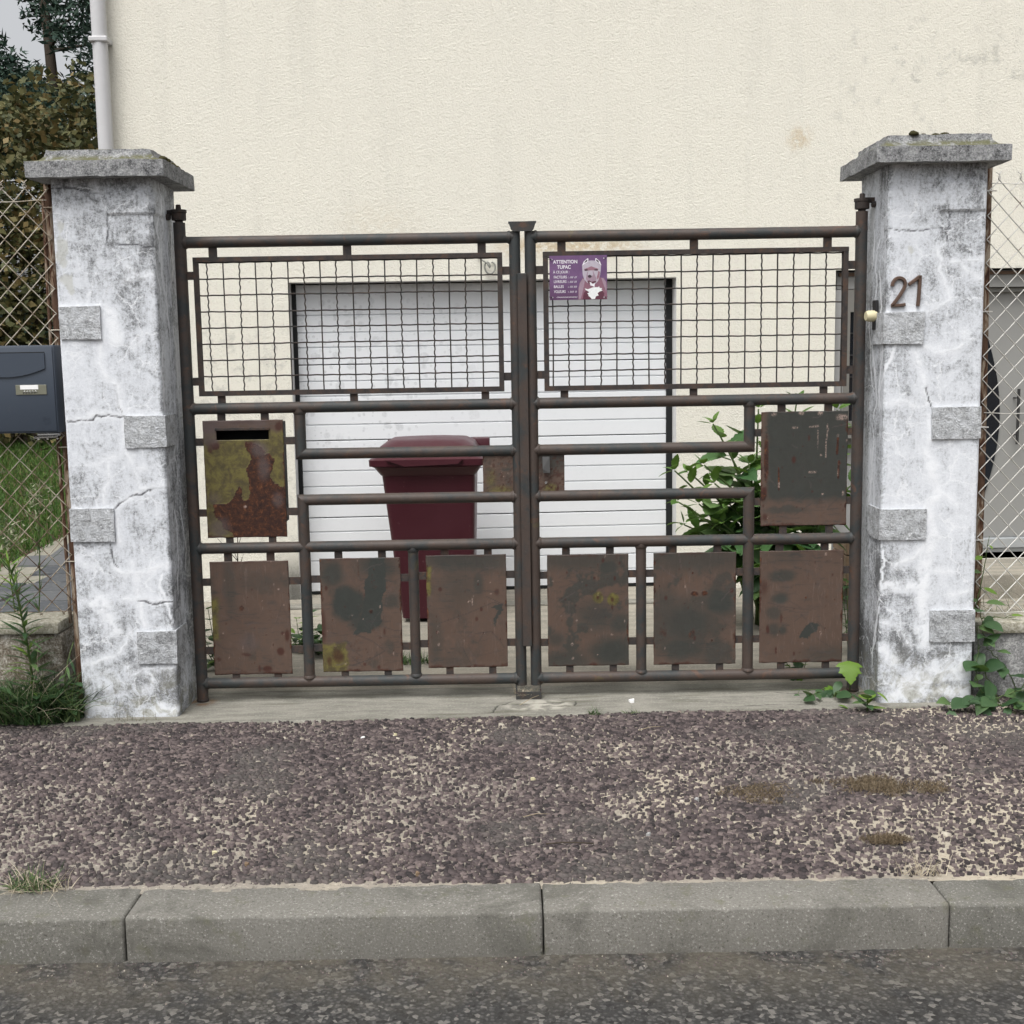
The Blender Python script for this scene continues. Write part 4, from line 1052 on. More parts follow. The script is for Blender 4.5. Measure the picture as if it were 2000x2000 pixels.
two = [(1.599, 1.787), (1.602, 1.800)] + [(1.628 + .0255 * math.cos(a), 1.795 + .0255 * math.sin(a)) for a in np.linspace(2.7, -.35, 11)] + [(1.648, 1.775), (1.630, 1.745), (1.611, 1.720), (1.601, 1.706)]
numeral('house_numeral', 'rusty brown metal numeral two, the left digit on the gate pillar', [two, [(1.597, 1.7065), (1.632, 1.7075), (1.655, 1.7105)]])
numeral('house_numeral', 'rusty brown metal numeral one, the right digit on the gate pillar', [[(1.668, 1.792), (1.690, 1.808), (1.712, 1.824)], [(1.7145, 1.829), (1.713, 1.78), (1.7105, 1.73), (1.708, 1.704)]])

bell = thing('wall_fitting', (1.577, 5.33, 1.67), 'small cream plastic fitting on a black bracket on the inner side of the right pillar', 'fitting')
s = MB(); s.box(1.562, 1.576, 5.30, 5.345, 1.610, 1.735, .003); s.add('bracket', M['black_plastic'], bell)
s = MB(); s.tube([(1.568, 5.315, 1.668), (1.535, 5.312, 1.668), (1.525, 5.311, 1.668)], [.024, .024, .019], 14); s.add('button_housing', M['cream_plastic'], bell, smooth='auto')

# ------------------------------------------------------------------ the gate
GY = 5.40; PR = 0.0245
GATE = [2.031, 1.316, 1.111, 0.907, 0.697, 0.082]        # rail heights
def pipe(root, name, a, b, r=PR, weld=(True, True), mat='gate_pipe', mitre=None):
    a, b = Vector(a), Vector(b); d = (b - a); L = d.length; d.normalize()
    P = []; R = []
    nseg = max(3, int(L / 0.12))
    ts = [i / nseg * L for i in range(nseg + 1)]
    for t in ts: P.append(a + d * t); R.append(r)
    s = MB(); s.tube(P, R, 22)
    if mitre:                                             # (end index, sign): cut the end ring at 45 degrees
        e, sg2 = mitre; rng = range(22) if e == 0 else range(nseg * 22, nseg * 22 + 22)
        c = a if e == 0 else b
        for i in rng:
            v = Vector(s.V[i])
            if abs(d.x) > .5: v.x = c.x + (v.z - c.z) * sg2
            else: v.z = c.z + (v.x - c.x) * sg2
            s.V[i] = tuple(v)
    for on, p, sg in ((weld[0], a, 1), (weld[1], b, -1)):
        if on:                                            # weld bead at the joint
            q = p + d * sg * (PR - .001)
            s.tube([q - d * sg * .004, q + d * sg * .003, q + d * sg * .008], [r + .0045, r + .0035, r + .0003], 22, cap=False)
    return s.add(name, M[mat], root, smooth='auto')

def tab(root, x0, x1, z0, z1):
    s = MB(); s.box(x0, x1, GY - .004, GY + .004, z0, z1); return s.add('spacer_tab', M['gate_frame'], root)

def masks(U, Wv, feats, seed):
    """U, Wv in 0..1 from the top left of a panel of the given aspect; returns stain masks"""
    out = {k: np.zeros(U.shape) for k in ('dark', 'yellow', 'rust', 'spot', 'pale', 'scratch', 'mauve')}
    nu = U + 0.10 * (fbm(U * 9 + seed, Wv * 12, 5, seed, .6) - 0.5); nv = Wv + 0.08 * (fbm(U * 9, Wv * 12 + seed, 5, seed + 3, .6) - 0.5)
    for kind, shp, *a in feats:
        if shp == 'e':
            x, y, rx, ry, soft, amt = a; wk = min(1.0, 5 * rx); q = np.hypot((U + (nu - U) * wk - x) / rx, (Wv + (nv - Wv) * wk - y) / ry); m = (1 - sstep(1 - soft, 1 + soft, q)) * amt
        elif shp == 'r':
            x0, y0, x1, y1, soft, amt = a
            m = sstep(x0 - soft, x0 + soft, nu) * sstep(x1 + soft, x1 - soft, nu) * sstep(y0 - soft, y0 + soft, nv) * sstep(y1 + soft, y1 - soft, nv) * amt
        elif shp == 'p':
            poly, amt = a; m = inpoly(nu, nv, poly) * amt
        elif shp == 'n':
            sc, lo, hi, amt = a; m = sstep(lo, hi, fbm(U * sc + seed * 3, Wv * sc * 1.3, 5, seed + 5, .6)) * amt
        else:                                             # line
            P, w, amt = a; m = (1 - sstep(w * .4, w, dpoly(U, Wv, P))) * amt
        out[kind] = np.maximum(out[kind], m)
    return out

def panel(root, x0, x1, z0, z1, feats, seed, hole=None, name='panel', label=None):
    """sheet steel panel: gridded front carrying the stains, real thickness, gentle buckling"""
    st = 0.0045; nx = int((x1 - x0) / st) + 1; nz = int((z1 - z0) / st) + 1
    xs = np.linspace(x0, x1, nx); zs = np.linspace(z1, z0, nz)
    X, Z = np.meshgrid(xs, zs); U = (X - x0) / (x1 - x0); W = (z1 - Z) / (z1 - z0)
    rs = random.Random(seed * 7 + 1); extra = []
    if not hole:
        for k in range(26):                               # random scuffs and rust freckles
            x, y, a, l = rs.random(), rs.random(), rs.gauss(0.3, .9), rs.uniform(.04, .28)
            P = [(x, y), (x + l * .5 * math.cos(a) + rs.uniform(-.02, .02), y + l * .4 * math.sin(a)), (x + l * math.cos(a), y + l * .7 * math.sin(a) + rs.uniform(-.02, .02))]
            extra.append((rs.choice(('scratch', 'scratch', 'scratch', 'mauve')), 'l', P, rs.uniform(.004, .008), rs.uniform(.25, .75)))
        for k in range(30):
            extra.append((rs.choice(('spot', 'spot', 'rust', 'pale')), 'e', rs.random(), rs.random(), rs.uniform(.004, .012), rs.uniform(.004, .014), .4, rs.uniform(.4, .9)))
        for k in range(5):                                # runs from the edges
            x = rs.random(); y = rs.choice((0, 0, rs.random())); extra.append(('rust', 'l', [(x, y), (x + rs.uniform(-.01, .01), y + rs.uniform(.08, .3))], rs.uniform(.006, .014), rs.uniform(.15, .4)))
    extra.append(('spot', 'r', -.1, -.1, 1.1, .004, .012, .6)); extra.append(('spot', 'r', -.1, .99, 1.1, 1.1, .012, .7)); extra.append(('rust', 'r', -.1, -.1, .006, 1.1, .03, .75)); extra.append(('rust', 'r', .99, -.1, 1.1, 1.1, .03, .75)); extra.append(('rust', 'r', -.1, .985, 1.1, 1.1, .03, .6)); extra.append(('rust', 'n', 7, .63, .78, .32))
    mk = masks(U, W, feats + extra, seed)
    yb = 0.004 * (fbm(X * 4 + seed, Z * 4, 2, seed) - 0.5)
    Xj = X + np.where((U < .001) | (U > .999), 0.0018 * (fbm(Z * 30, X * 0 + seed, 3, 1) - .5), 0)
    Zj = Z + np.where((W < .001) | (W > .999), 0.0030 * (fbm(X * 30, Z * 0 + seed, 3, 2) - .5), 0)
    Y = GY - .008 + yb
    n = nx * nz; i = np.arange(n).reshape(nz, nx)
    Q = np.stack([i[1:, :-1], i[1:, 1:], i[:-1, 1:], i[:-1, :-1]], -1)
    cx = (X[:-1, :-1] + X[1:, 1:]) / 2; cz = (Z[:-1, :-1] + Z[1:, 1:]) / 2
    keep = np.ones(cx.shape, bool)
    if hole: keep = ~((cx > hole[0]) & (cx < hole[1]) & (cz > hole[2]) & (cz < hole[3]))
    Fr = Q[keep]
    Vf = np.stack([Xj, Y, Zj], -1).reshape(-1, 3)
    Vb = np.stack([Xj, Y + .0035, Zj], -1).reshape(-1, 3)
    F = [Fr, Fr[:, ::-1] + n]
    from collections import Counter
    ed = {}
    for f in Fr:                                          # rim between front and back
        for k in range(4):
            a, b = int(f[k]), int(f[(k + 1) % 4])
            if (b, a) in ed: del ed[(b, a)]
            else: ed[(a, b)] = 1
    rim = np.array([(b, a, a + n, b + n) for a, b in ed])
    F = np.vstack(F + [rim])
    o = add(name, np.vstack([Vf, Vb]), F, M['gate_panel'], root, attrs={k: ('POINT', np.tile(v.ravel(), 2)) for k, v in mk.items()})
    if label: o['label'] = label
    return o

def panel_tabs(root, x0, x1, z0, z1, xl, xr, zt, zb, dx=0.0):
    w = x1 - x0; h = z1 - z0
    for f in (0.235, 0.775):
        c = x0 + w * f + dx
        if zt: tab(root, c - .0175, c + .0175, z1 - .012, zt)
        if zb: tab(root, c - .0165 + .012, c + .0165 + .012, zb, z0 + .012)
    for f in (0.82, 0.215):
        c = z0 + h * f
        if xl is not None: tab(root, xl, x0 + .012, c - .0165, c + .0165)
        if xr is not None: tab(root, x1 - .012, xr, c - .0165, c + .0165)

def mesh_infill(root, x0, x1, z0, z1, seed, xstart, zstart, flip):
    """framed panel of crimped wire; every wire is its own piece"""
    fr = add('mesh_frame', *[(lambda m: (m.V, m.F))(MB().box(x0, x1, GY - .014, GY + .004, z1 - .020, z1)
             .box(x0, x1, GY - .013, GY + .004, z0, z0 + .022).box(x0, x0 + .022, GY - .0125, GY + .0035, z0 + .0005, z1 - .0005)
             .box(x1 - .022, x1, GY - .0125, GY + .0035, z0 + .0005, z1 - .0005))][0], M['gate_frame'], root)
    R = random.Random(seed); pt = 0.0697
    def wire(vert, L, crimp, k):
        P = []; n = max(8, int(L / 0.0085))
        bow = R.uniform(-.0015, .0015); wob = R.uniform(0, 6)
        for i in range(n + 1):
            t = L * i / n
            a = crimp * math.sin(t / 0.0349 * pi * (2 if crimp > .002 else 1) + k)
            dev = bow * math.sin(pi * t / L) + .0006 * math.sin(t * 9 + wob)
            P.append((a * .75 + dev, a * .6, t) if vert else (t, a * .6, a * .75 + dev))
        s = MB(); s.tube(P, .0032, 6, cap=False)
        return mesh_data('wire', s.V, s.F, M['mesh_wire'], True)
    i = 0; x = xstart
    while x < x1 - .022:
        me = wire(True, z1 - z0 - .03, 0.0022 if i % 2 == flip else 0.0003, i)
        place('wire', me, (x, GY + .000, z0 + .015), fr); x += pt; i += 1
    i = 0; z = zstart
    while z > z0 + .018:
        me = wire(False, x1 - x0 - .03, 0.0009, i)
        place('wire', me, (x0 + .015, GY + (.0035 if i % 2 else -.0035), z), fr); z -= pt; i += 1
    return fr

def leaf_common(root, xp, xm, sgn, V1, V2):
    """xp hinge post, xm meeting post; sgn +1 when the hinge is on the left"""
    zt = 2.115
    pipe(root, 'hinge_post', (xp, GY, 0.012), (xp, GY, zt), .0255, (False, False))
    pipe(root, 'meeting_post', (xm, GY, 0.052), (xm, GY, 2.055), PR, (False, False))
    for z in (GATE[0], GATE[1], GATE[4], GATE[5]):
        pipe(root, 'rail', (xp, GY, z), (xm, GY, z))
    for z, up in ((GATE[2], 1), (GATE[3], -1)):
        pipe(root, 'rail', (V1, GY, z), (xm, GY, z), PR, (False, True), mitre=(0, sgn * up))
    pipe(root, 'upright', (V1, GY, GATE[2]), (V1, GY, GATE[1]), PR, (False, True), mitre=(0, sgn))
    pipe(root, 'upright', (V1, GY, GATE[5]), (V1, GY, GATE[3]), PR, (True, False), mitre=(1, -sgn))
    pipe(root, 'upright', (V2, GY, GATE[5]), (V2, GY, GATE[4]), PR * .94)
    s = MB(); s.lathe([(.030, 0), (.031, .004), (.031, .030), (.034, .032), (.034, .044), (.012, .045), (.011, .062), (.0085, .066)], (xp, GY, zt + .010), 18)
    s.lathe([(.017, -.012), (.017, .012)], (xp, GY, zt), 12)
    s.add('hinge_cap', M['gate_frame'], root, smooth='auto')
    s = MB(); s.lathe([(.026, 0), (.0275, .003), (.0275, .009), (.024, .012)], (xp, GY, 0.0), 18); s.add('pivot', M['gate_frame'], root, smooth='auto')

left = thing('gate_leaf', (-1.41, GY, 0), 'left leaf of the rusty steel gate, with the letter slot panel', 'gate', 'leaves of the steel gate')
leaf_common(left, -1.410, 0.030, 1, -0.924, -0.443)
right = thing('gate_leaf', (1.525, GY, 0), 'right leaf of the rusty steel gate, with the purple dog sign', 'gate', 'leaves of the steel gate')
leaf_common(right, 1.525, 0.097, -1, 1.049, 0.571)

# wire mesh panels and their spacers
mesh_infill(left, -1.357, -0.024, 1.371, 1.967, 1, -1.300, 1.944, 0)
mesh_infill(right, 0.151, 1.469, 1.369, 1.967, 2, 0.190, 1.943, 1)
for c in (-1.271, -.692, -.112): tab(left, c - .018, c + .018, 1.962, 2.012)
for c in (-1.262, -.683, -.108): tab(left, c - .017, c + .017, 1.332, 1.376)
for z in (1.890, 1.435): tab(left, -1.390, -1.350, z - .0175, z + .0175); tab(left, -.030, .010, z - .0175, z + .0175)
for c in (.232, .803, 1.379): tab(right, c - .018, c + .018, 1.962, 2.012)
for c in (.238, .803, 1.372): tab(right, c - .017, c + .017, 1.332, 1.376)
for z in (1.890, 1.440): tab(right, .117, .157, z - .0175, z + .0175); tab(right, 1.463, 1.505, z - .0175, z + .0175)

# sheet panels; features measured from each panel's top left corner
ln = lambda *p, w=.006, a=.8: ('scratch', 'l', list(p), w, a)
A1 = [('yellow', 'r', -.05, .32, .085, .68, .03, .95), ('dark', 'e', .25, .2, .08, .25, .6, .5), ('dark', 'e', .6, .18, .3, .08, .7, .35), ('mauve', 'e', .45, .72, .12, .07, .6, .5),
      ('spot', 'e', .86, .80, .05, .035, .3, 1), ('spot', 'e', .68, .955, .06, .03, .3, 1), ('spot', 'e', .95, .66, .03, .05, .4, 1), ('spot', 'e', .9, .64, .03, .015, .3, .9), ('spot', 'e', .42, .82, .06, .015, .4, .8), ('spot', 'e', .06, .86, .03, .02, .3, .8),
      ('spot', 'e', .58, .95, .02, .03, .3, .8), ('spot', 'r', 0, .985, 1, 1.1, .02, .6), ('rust', 'e', .38, .41, .04, .03, .7, .6), ('scratch', 'l', [(.9, .38), (.82, .54)], .006, .6), ('dark', 'n', 4, .55, .75, .45)]
A2 = [('dark', 'e', .33, .40, .22, .16, .25, 1), ('dark', 'p', [(.66, -.1), (.84, -.1), (.80, .2), (.76, .55), (.6, .66), (.42, .66), (.5, .5), (.55, .3)], 1), ('dark', 'e', .15, .14, .14, .12, .6, .9), ('dark', 'e', .55, .56, .2, .09, .3, .9), ('dark', 'e', .88, .38, .1, .06, .5, .7), ('dark', 'e', .7, .08, .25, .1, .6, .8),
      ('yellow', 'r', -.05, .755, .30, 1.05, .02, .9), ('spot', 'e', .19, .86, .07, .055, .4, .8), ('spot', 'e', .08, .9, .03, .04, .5, .8), ('spot', 'e', .07, .26, .02, .02, .3, 1), ('spot', 'e', .02, .6, .03, .15, .5, .8), ('spot', 'e', .78, .65, .015, .03, .4, .8), ('spot', 'e', .7, .965, .02, .02, .3, .9), ('spot', 'e', .52, .935, .02, .015, .3, .9),
      ('scratch', 'l', [(.42, .67), (.62, .73), (.78, .82), (.6, .89), (.35, .95)], .007, .9), ('scratch', 'l', [(.36, .87), (.5, .96)], .006, .8), ('scratch', 'l', [(.56, .56), (.78, .55)], .009, .7), ('rust', 'e', .62, .47, .03, .02, .5, .7), ('pale', 'e', .38, .5, .010, .008, .4, .8), ('dark', 'n', 5, .58, .75, .5), ('rust', 'n', 9, .66, .72, .35)]
A3 = [('yellow', 'r', -.05, .10, .055, .37, .02, .95), ('dark', 'e', .5, .05, .6, .10, .6, .8), ('dark', 'e', .65, .25, .07, .1, .6, .7), ('dark', 'p', [(.80, .46), (.98, .44), (.95, .5), (.9, .56), (.84, .66), (.82, .58), (.9, .5)], .95), ('dark', 'e', .1, .75, .08, .25, .6, .5), ('dark', 'e', .4, .28, .25, .2, .8, .45), ('dark', 'e', .3, .95, .2, .06, .7, .4),
      ('scratch', 'l', [(.15, .6), (.5, .52), (.84, .42), (.98, .46)], .005, .9), ('scratch', 'l', [(.5, .3), (.58, .34), (.74, .33)], .005, .8), ('scratch', 'l', [(.75, .37), (.95, .44)], .006, .9), ('scratch', 'l', [(.6, .70), (.8, .68), (.92, .78), (.96, .83)], .008, .7), ('scratch', 'l', [(.43, .82), (.55, .99)], .006, .9), ('scratch', 'l', [(.62, .9), (.95, .85)], .005, .5), ('scratch', 'l', [(.63, .02), (.63, .1)], .008, 1), ('scratch', 'l', [(.58, .72), (.56, .82)], .006, .6),
      ('spot', 'e', .17, .30, .022, .02, .3, 1), ('spot', 'e', .12, .68, .016, .015, .3, 1), ('spot', 'e', .68, .48, .018, .02, .3, 1), ('spot', 'e', .88, .33, .03, .025, .6, .8), ('spot', 'e', .62, .57, .02, .02, .3, .8), ('pale', 'l', [(.578, .36), (.57, .42)], .008, 1), ('pale', 'e', .52, .41, .01, .008, .4, 1), ('dark', 'n', 5, .56, .75, .4)]
B1 = [('dark', 'e', .76, .12, .13, .06, .5, .9), ('dark', 'e', .8, .88, .3, .14, .6, .95), ('dark', 'e', .2, .95, .35, .10, .6, .8), ('dark', 'e', .6, .55, .25, .14, .8, .75), ('dark', 'e', .9, .62, .15, .1, .6, .8), ('dark', 'e', .1, .75, .1, .06, .6, .7), ('dark', 'e', .4, .05, .7, .09, .7, .7), ('dark', 'n', 7, .50, .64, .8),
      ('yellow', 'e', .62, .385, .066, .053, .2, 1), ('yellow', 'e', .81, .405, .072, .056, .2, 1), ('spot', 'e', .62, .385, .016, .016, .5, 1), ('spot', 'e', .80, .405, .02, .022, .5, 1), ('rust', 'e', .80, .47, .018, .04, .6, .6), ('spot', 'e', .69, .055, .015, .02, .3, 1), ('spot', 'e', .58, .21, .014, .014, .3, 1), ('spot', 'e', .83, .215, .014, .02, .3, 1), ('spot', 'e', .89, .08, .012, .012, .3, .9),
      ('pale', 'e', .30, .80, .012, .014, .4, 1), ('pale', 'e', .305, .93, .01, .01, .4, .8)] + [ln((.48 + .05 * i, .62 - .012 * i), (.58 + .05 * i, .47 + .004 * i), w=.007) for i in range(6)] + [ln((.05 + .06 * i, .55 + .03 * (i % 2)), (.15 + .07 * i, .49), w=.005, a=.6) for i in range(4)] + [ln((.1, .24), (.9, .27), w=.004, a=.4)]
B2 = [('dark', 'e', .8, .45, .22, .14, .6, .95), ('dark', 'e', .4, .62, .4, .2, .7, .9), ('dark', 'e', .35, .85, .3, .12, .6, .9), ('dark', 'e', .75, .9, .2, .12, .7, .8), ('dark', 'e', .5, .06, .7, .12, .7, .7), ('dark', 'e', .15, .5, .16, .2, .7, .7), ('dark', 'n', 7, .48, .62, .7),
      ('rust', 'e', .5, .365, .05, .022, .6, .9), ('rust', 'e', .62, .36, .035, .022, .5, .9), ('rust', 'e', .47, .73, .05, .05, .6, .55), ('rust', 'e', .12, .70, .07, .06, .8, .5), ('rust', 'r', .975, .3, 1.1, .8, .02, .55), ('rust', 'r', .3, .93, .9, .975, .03, .35), ('spot', 'e', .95, .345, .022, .02, .3, 1), ('spot', 'e', .15, .40, .018, .02, .4, .9), ('spot', 'e', .5, .765, .016, .02, .4, .9)] + [ln((.6 + .04 * i, .2 + .02 * i), (.8 + .03 * i, .25 + .03 * i), w=.006, a=.6) for i in range(3)] + [ln((.45 + .05 * i, .85), (.55 + .05 * i, .72), w=.006, a=.5) for i in range(5)]
B3 = [('dark', 'e', .27, .22, .16, .055, .4, .8), ('dark', 'e', .25, .42, .10, .05, .5, .9), ('dark', 'e', .17, .55, .09, .06, .5, .7), ('dark', 'p', [(.48, .78), (.56, .68), (.66, .63), (.74, .67), (.70, .73), (.6, .78)], 1), ('dark', 'e', .18, .70, .07, .06, .5, .7), ('dark', 'e', .28, .71, .05, .04, .5, .8), ('dark', 'e', .8, .95, .3, .1, .8, .5), ('dark', 'e', .3, .06, .2, .06, .8, .4),
      ('spot', 'e', .05, .32, .04, .06, .8, .7), ('spot', 'e', .10, .70, .02, .04, .4, 1), ('spot', 'e', .26, .60, .015, .04, .5, .8), ('spot', 'e', .20, .89, .015, .03, .3, 1), ('spot', 'e', .42, .92, .012, .02, .3, .9), ('spot', 'e', .66, .105, .010, .010, .3, .9), ('spot', 'e', .87, .22, .012, .012, .3, .9)] + [('scratch', 'l', [(.0, .11), (.3, .085), (.6, .09), (.98, .12)], .005, .7), ('scratch', 'l', [(.5, .1), (.75, .18)], .004, .6), ('scratch', 'l', [(.1, .46), (.3, .5), (.62, .53)], .007, .7), ('scratch', 'l', [(.2, .49), (.45, .55), (.6, .55)], .006, .6), ('scratch', 'l', [(.7, .4), (.85, .47), (.92, .6)], .004, .5), ('scratch', 'l', [(.5, .57), (.56, .61)], .009, .8), ('scratch', 'l', [(.7, .64), (.78, .7)], .009, .8)]
B4 = [('dark', 'r', .06, -.1, 1.1, .78, .05, .95), ('dark', 'e', .3, .86, .25, .035, .5, .7), ('rust', 'e', .06, .42, .03, .22, .6, .8), ('rust', 'e', .03, .72, .04, .06, .6, .9), ('spot', 'e', .04, .68, .03, .03, .4, 1), ('spot', 'e', .38, .42, .025, .03, .4, 1), ('spot', 'e', .55, .23, .012, .025, .4, .9), ('spot', 'e', .60, .70, .012, .012, .3, .8), ('spot', 'e', .05, .92, .03, .03, .5, .9),
      ('pale', 'e', .145, .022, .03, .013, .4, .8), ('pale', 'e', .46, .018, .03, .014, .4, .9), ('pale', 'e', .68, .016, .03, .016, .4, .9), ('pale', 'e', .93, .055, .06, .022, .5, .9), ('pale', 'l', [(.36, .14), (.42, .14)], .008, .9), ('pale', 'l', [(.56, .135), (.66, .13)], .009, 1), ('pale', 'l', [(.76, .12), (.77, .16), (.755, .25), (.75, .40)], .008, .9), ('pale', 'l', [(.655, .16), (.65, .35)], .005, .6), ('rust', 'l', [(.885, .24), (.88, .37)], .018, 1), ('rust', 'l', [(.905, .44), (.90, .58)], .018, 1), ('pale', 'l', [(.90, .46), (.895, .56)], .006, .7), ('rust', 'l', [(.205, .49), (.21, .68)], .014, .8), ('pale', 'l', [(.21, .62), (.21, .66)], .010, .9), ('pale', 'l', [(.56, .53), (.64, .53)], .008, .8), ('pale', 'e', .72, .725, .012, .008, .3, 1), ('pale', 'e', .955, .72, .012, .02, .3, .8)]
LB = [('yellow', 'r', .0, .10, 1.1, 1.1, .03, .92), ('mauve', 'r', -.1, -.1, .20, .20, .06, .9), ('mauve', 'r', .1, -.1, .8, .045, .02, .7),
      ('rust', 'p', [(.52, .19), (.60, .20), (.70, .22), (.84, .30), (.88, .36), (.82, .50), (.96, .56), (1.1, .60), (1.1, 1.1), (.38, 1.1), (.30, .96), (.18, .88), (.10, .80), (.08, .72), (.20, .705), (.30, .70), (.36, .64), (.40, .56), (.44, .60), (.47, .69), (.53, .68), (.555, .60), (.53, .52), (.545, .42), (.575, .33), (.56, .26)], 1),
      ('spot', 'e', .13, .20, .08, .04, .5, 1), ('spot', 'e', .08, .245, .03, .03, .5, .9), ('rust', 'e', .15, .215, .05, .03, .6, .9), ('spot', 'e', .95, .055, .05, .04, .4, 1), ('spot', 'e', .5, .02, .16, .014, .5, .9), ('spot', 'e', .58, .20, .07, .02, .5, .9), ('mauve', 'e', .70, .25, .10, .06, .5, .9), ('mauve', 'e', .74, .40, .07, .10, .6, .8), ('mauve', 'e', .90, .68, .06, .06, .6, .7), ('mauve', 'e', .14, .92, .12, .08, .6, .9), ('mauve', 'e', .10, .66, .08, .05, .7, .6), ('dark', 'e', .40, .30, .2, .06, .9, .3), ('dark', 'e', .2, .40, .08, .1, .9, .35),
      ('scratch', 'l', [(.18, .42), (.5, .4)], .006, .4), ('scratch', 'l', [(.15, .53), (.48, .52)], .005, .4), ('scratch', 'l', [(.14, .60), (.35, .60)], .005, .35), ('pale', 'e', .485, .735, .016, .012, .4, 1), ('yellow', 'e', .26, .975, .10, .05, .5, .8)]
panel(left, -1.350, -0.998, .745, 1.264, LB, 3, hole=(-1.292, -1.061, 1.180, 1.2185), name='letter_panel', label='olive panel with a letter slot, half eaten by rust')
panel_tabs(left, -1.350, -.998, .745, 1.264, -1.390, -.945, 1.297, .715)
s = MB(); s.box(-1.296, -1.057, GY - .016, GY - .009, 1.2195, 1.232, .002); s.add('slot_hood', M['gate_frame'], left)
s = MB(); s.box(-1.33, -1.02, GY + .004, GY + .16, .80, .806); s.box(-1.33, -1.02, GY + .155, GY + .16, .80, 1.25); s.box(-1.33, -1.02, GY + .004, GY + .16, 1.245, 1.25)
s.box(-1.333, -1.327, GY + .004, GY + .16, .80, 1.25); s.box(-1.023, -1.017, GY + .004, GY + .16, .80, 1.25); s.add('letter_tray', M['seal_black'], left)
panel(left, -1.349, -.999, .122, .638, A1, 5); panel_tabs(left, -1.349, -.999, .122, .638, -1.390, -.945, .680, .100)
panel(left, -.860, -.501, .127, .644, A2, 7); panel_tabs(left, -.860, -.501, .127, .644, -.905, -.460, .680, .100)
panel(left, -.387, -.030, .138, .650, A3, 9); panel_tabs(left, -.387, -.030, .138, .650, -.425, .010, .680, .100)
panel(right, .152, .514, .136, .643, B1, 11); panel_tabs(right, .152, .514, .136, .643, .117, .553, .680, .100)
panel(right, .626, .994, .135, .644, B2, 13); panel_tabs(right, .626, .994, .135, .644, .589, 1.030, .680, .100)
panel(right, 1.100, 1.472, .136, .645, B3, 15); panel_tabs(right, 1.100, 1.472, .136, .645, 1.068, 1.505, .680, .100)
panel(right, 1.100, 1.480, .757, 1.262, B4, 17); panel_tabs(right, 1.100, 1.480, .757, 1.262, 1.068, 1.505, 1.297, .715)

# cover strip, cover plate, lock boxes, latch
s = MB(); s.box(.040, .079, GY - .036, GY - .029, .236, 1.876, .002); s.box(.0395, .0445, GY - .030, GY - .010, .237, 1.875); s.add('cover_strip', M['gate_pipe'], left)
s = MB(); s.prism([(.004, 2.093), (.016, 2.060), (.024, 2.053), (.104, 2.053), (.112, 2.060), (.124, 2.095)], GY - .033, GY - .027)
s.box(.004, .124, GY - .03, GY + .03, 2.0905, 2.0945); s.add('cover_plate', M['gate_pipe'], right)
lk = [('dark', 'n', 6, .5, .7, .5), ('yellow', 'e', .25, .6, .15, .2, .8, .6), ('yellow', 'e', .6, .95, .4, .12, .6, .7), ('spot', 'n', 14, .62, .70, .8), ('rust', 'n', 8, .6, .72, .5)]
panel(left, -.125, .012, .925, 1.095, lk, 19, name='lock_plate')
panel(right, .120, .234, .925, 1.095, [('spot', 'n', 12, .55, .66, .8), ('yellow', 'e', .45, .9, .25, .12, .6, .8), ('rust', 'n', 8, .55, .7, .6), ('dark', 'e', .5, .2, .7, .3, .7, .8)], 23, name='lock_plate')
s = MB(); s.box(-.10, .01, GY + .002, GY + .03, .95, 1.08); s.add('lock_box', M['gate_frame'], left)
s = MB(); P = [(.137, 1.084), (.168, 1.084), (.170, 1.02), (.168, 1.012), (.141, 1.012), (.138, 1.03)]
n = len(P); V = [(x, GY - .034 - .006 * math.sin(pi * (1.085 - z) / .075), z) for x, z in P] + [(x, GY - .029, z) for x, z in P]
s.shape(V, [tuple(range(n)), tuple(range(2 * n - 1, n - 1, -1))] + [(i, i + n, (i + 1) % n + n, (i + 1) % n) for i in range(n)])
s.tube([(.153, GY - .03, 1.06), (.153, GY - .005, 1.06)], .008, 8); s.add('latch_handle', M['latch_grey'], right)
s = MB(); s.tube([(.152, GY - .0125, .968), (.152, GY - .0095, .968)], .006, 10); s.add('keyhole', M['bright_metal'], right)

stop = thing('gate_stop', (.06, GY, 0), 'steel stop set in the sill under the middle of the gate', 'gate stop')
s = MB(); s.box(.004, .118, GY - .052, GY - .046, -.004, .032, .001); s.box(.004, .118, GY - .046, GY + .03, -.004, .004, .001); s.box(.004, .010, GY - .046, GY + .02, .004, .050); s.box(.112, .118, GY - .046, GY + .02, .004, .044)
s.add('angle_iron', M['gate_pipe'], stop)

# ------------------------------------------------------------------ the dog sign
SX0, SX1, SZ0, SZ1, SY = 0.1785, 0.4265, 1.760, 1.948, GY - .020
sign = thing('warning_sign', (SX0, SY, SZ0), 'purple plastic sign with a dog picture wired to the mesh of the right leaf', 'sign')
s = MB(); s.box(SX0, SX1, SY, SY + .003, SZ0, SZ1); s.add('plate', M['sign_purple'], sign)
SW, SH = SX1 - SX0, SZ1 - SZ0
def sp(u, v): return (SX0 + (u - 180) / 1540 * SW, SZ1 - (v - 280) / 1175 * SH)      # print layout, in units of the plate
def flat(name, pts, mat, lay):
    P = [sp(u, v) for u, v in pts]; n = len(P)
    return add(name, [(x, SY - .0002 * lay, z) for x, z in P], [tuple(range(n))], M[mat], sign)
flat('print_body', [(945, 1450), (950, 1150), (985, 1010), (1060, 890), (1160, 860), (1500, 860), (1640, 900), (1700, 1000), (1712, 1150), (1718, 1450)], 'print_mauve', 2)
flat('print_shoulder', [(955, 1440), (958, 1150), (990, 1015), (1065, 895), (1130, 930), (1100, 1080), (1060, 1250), (1010, 1440)], 'print_lilac', 3)
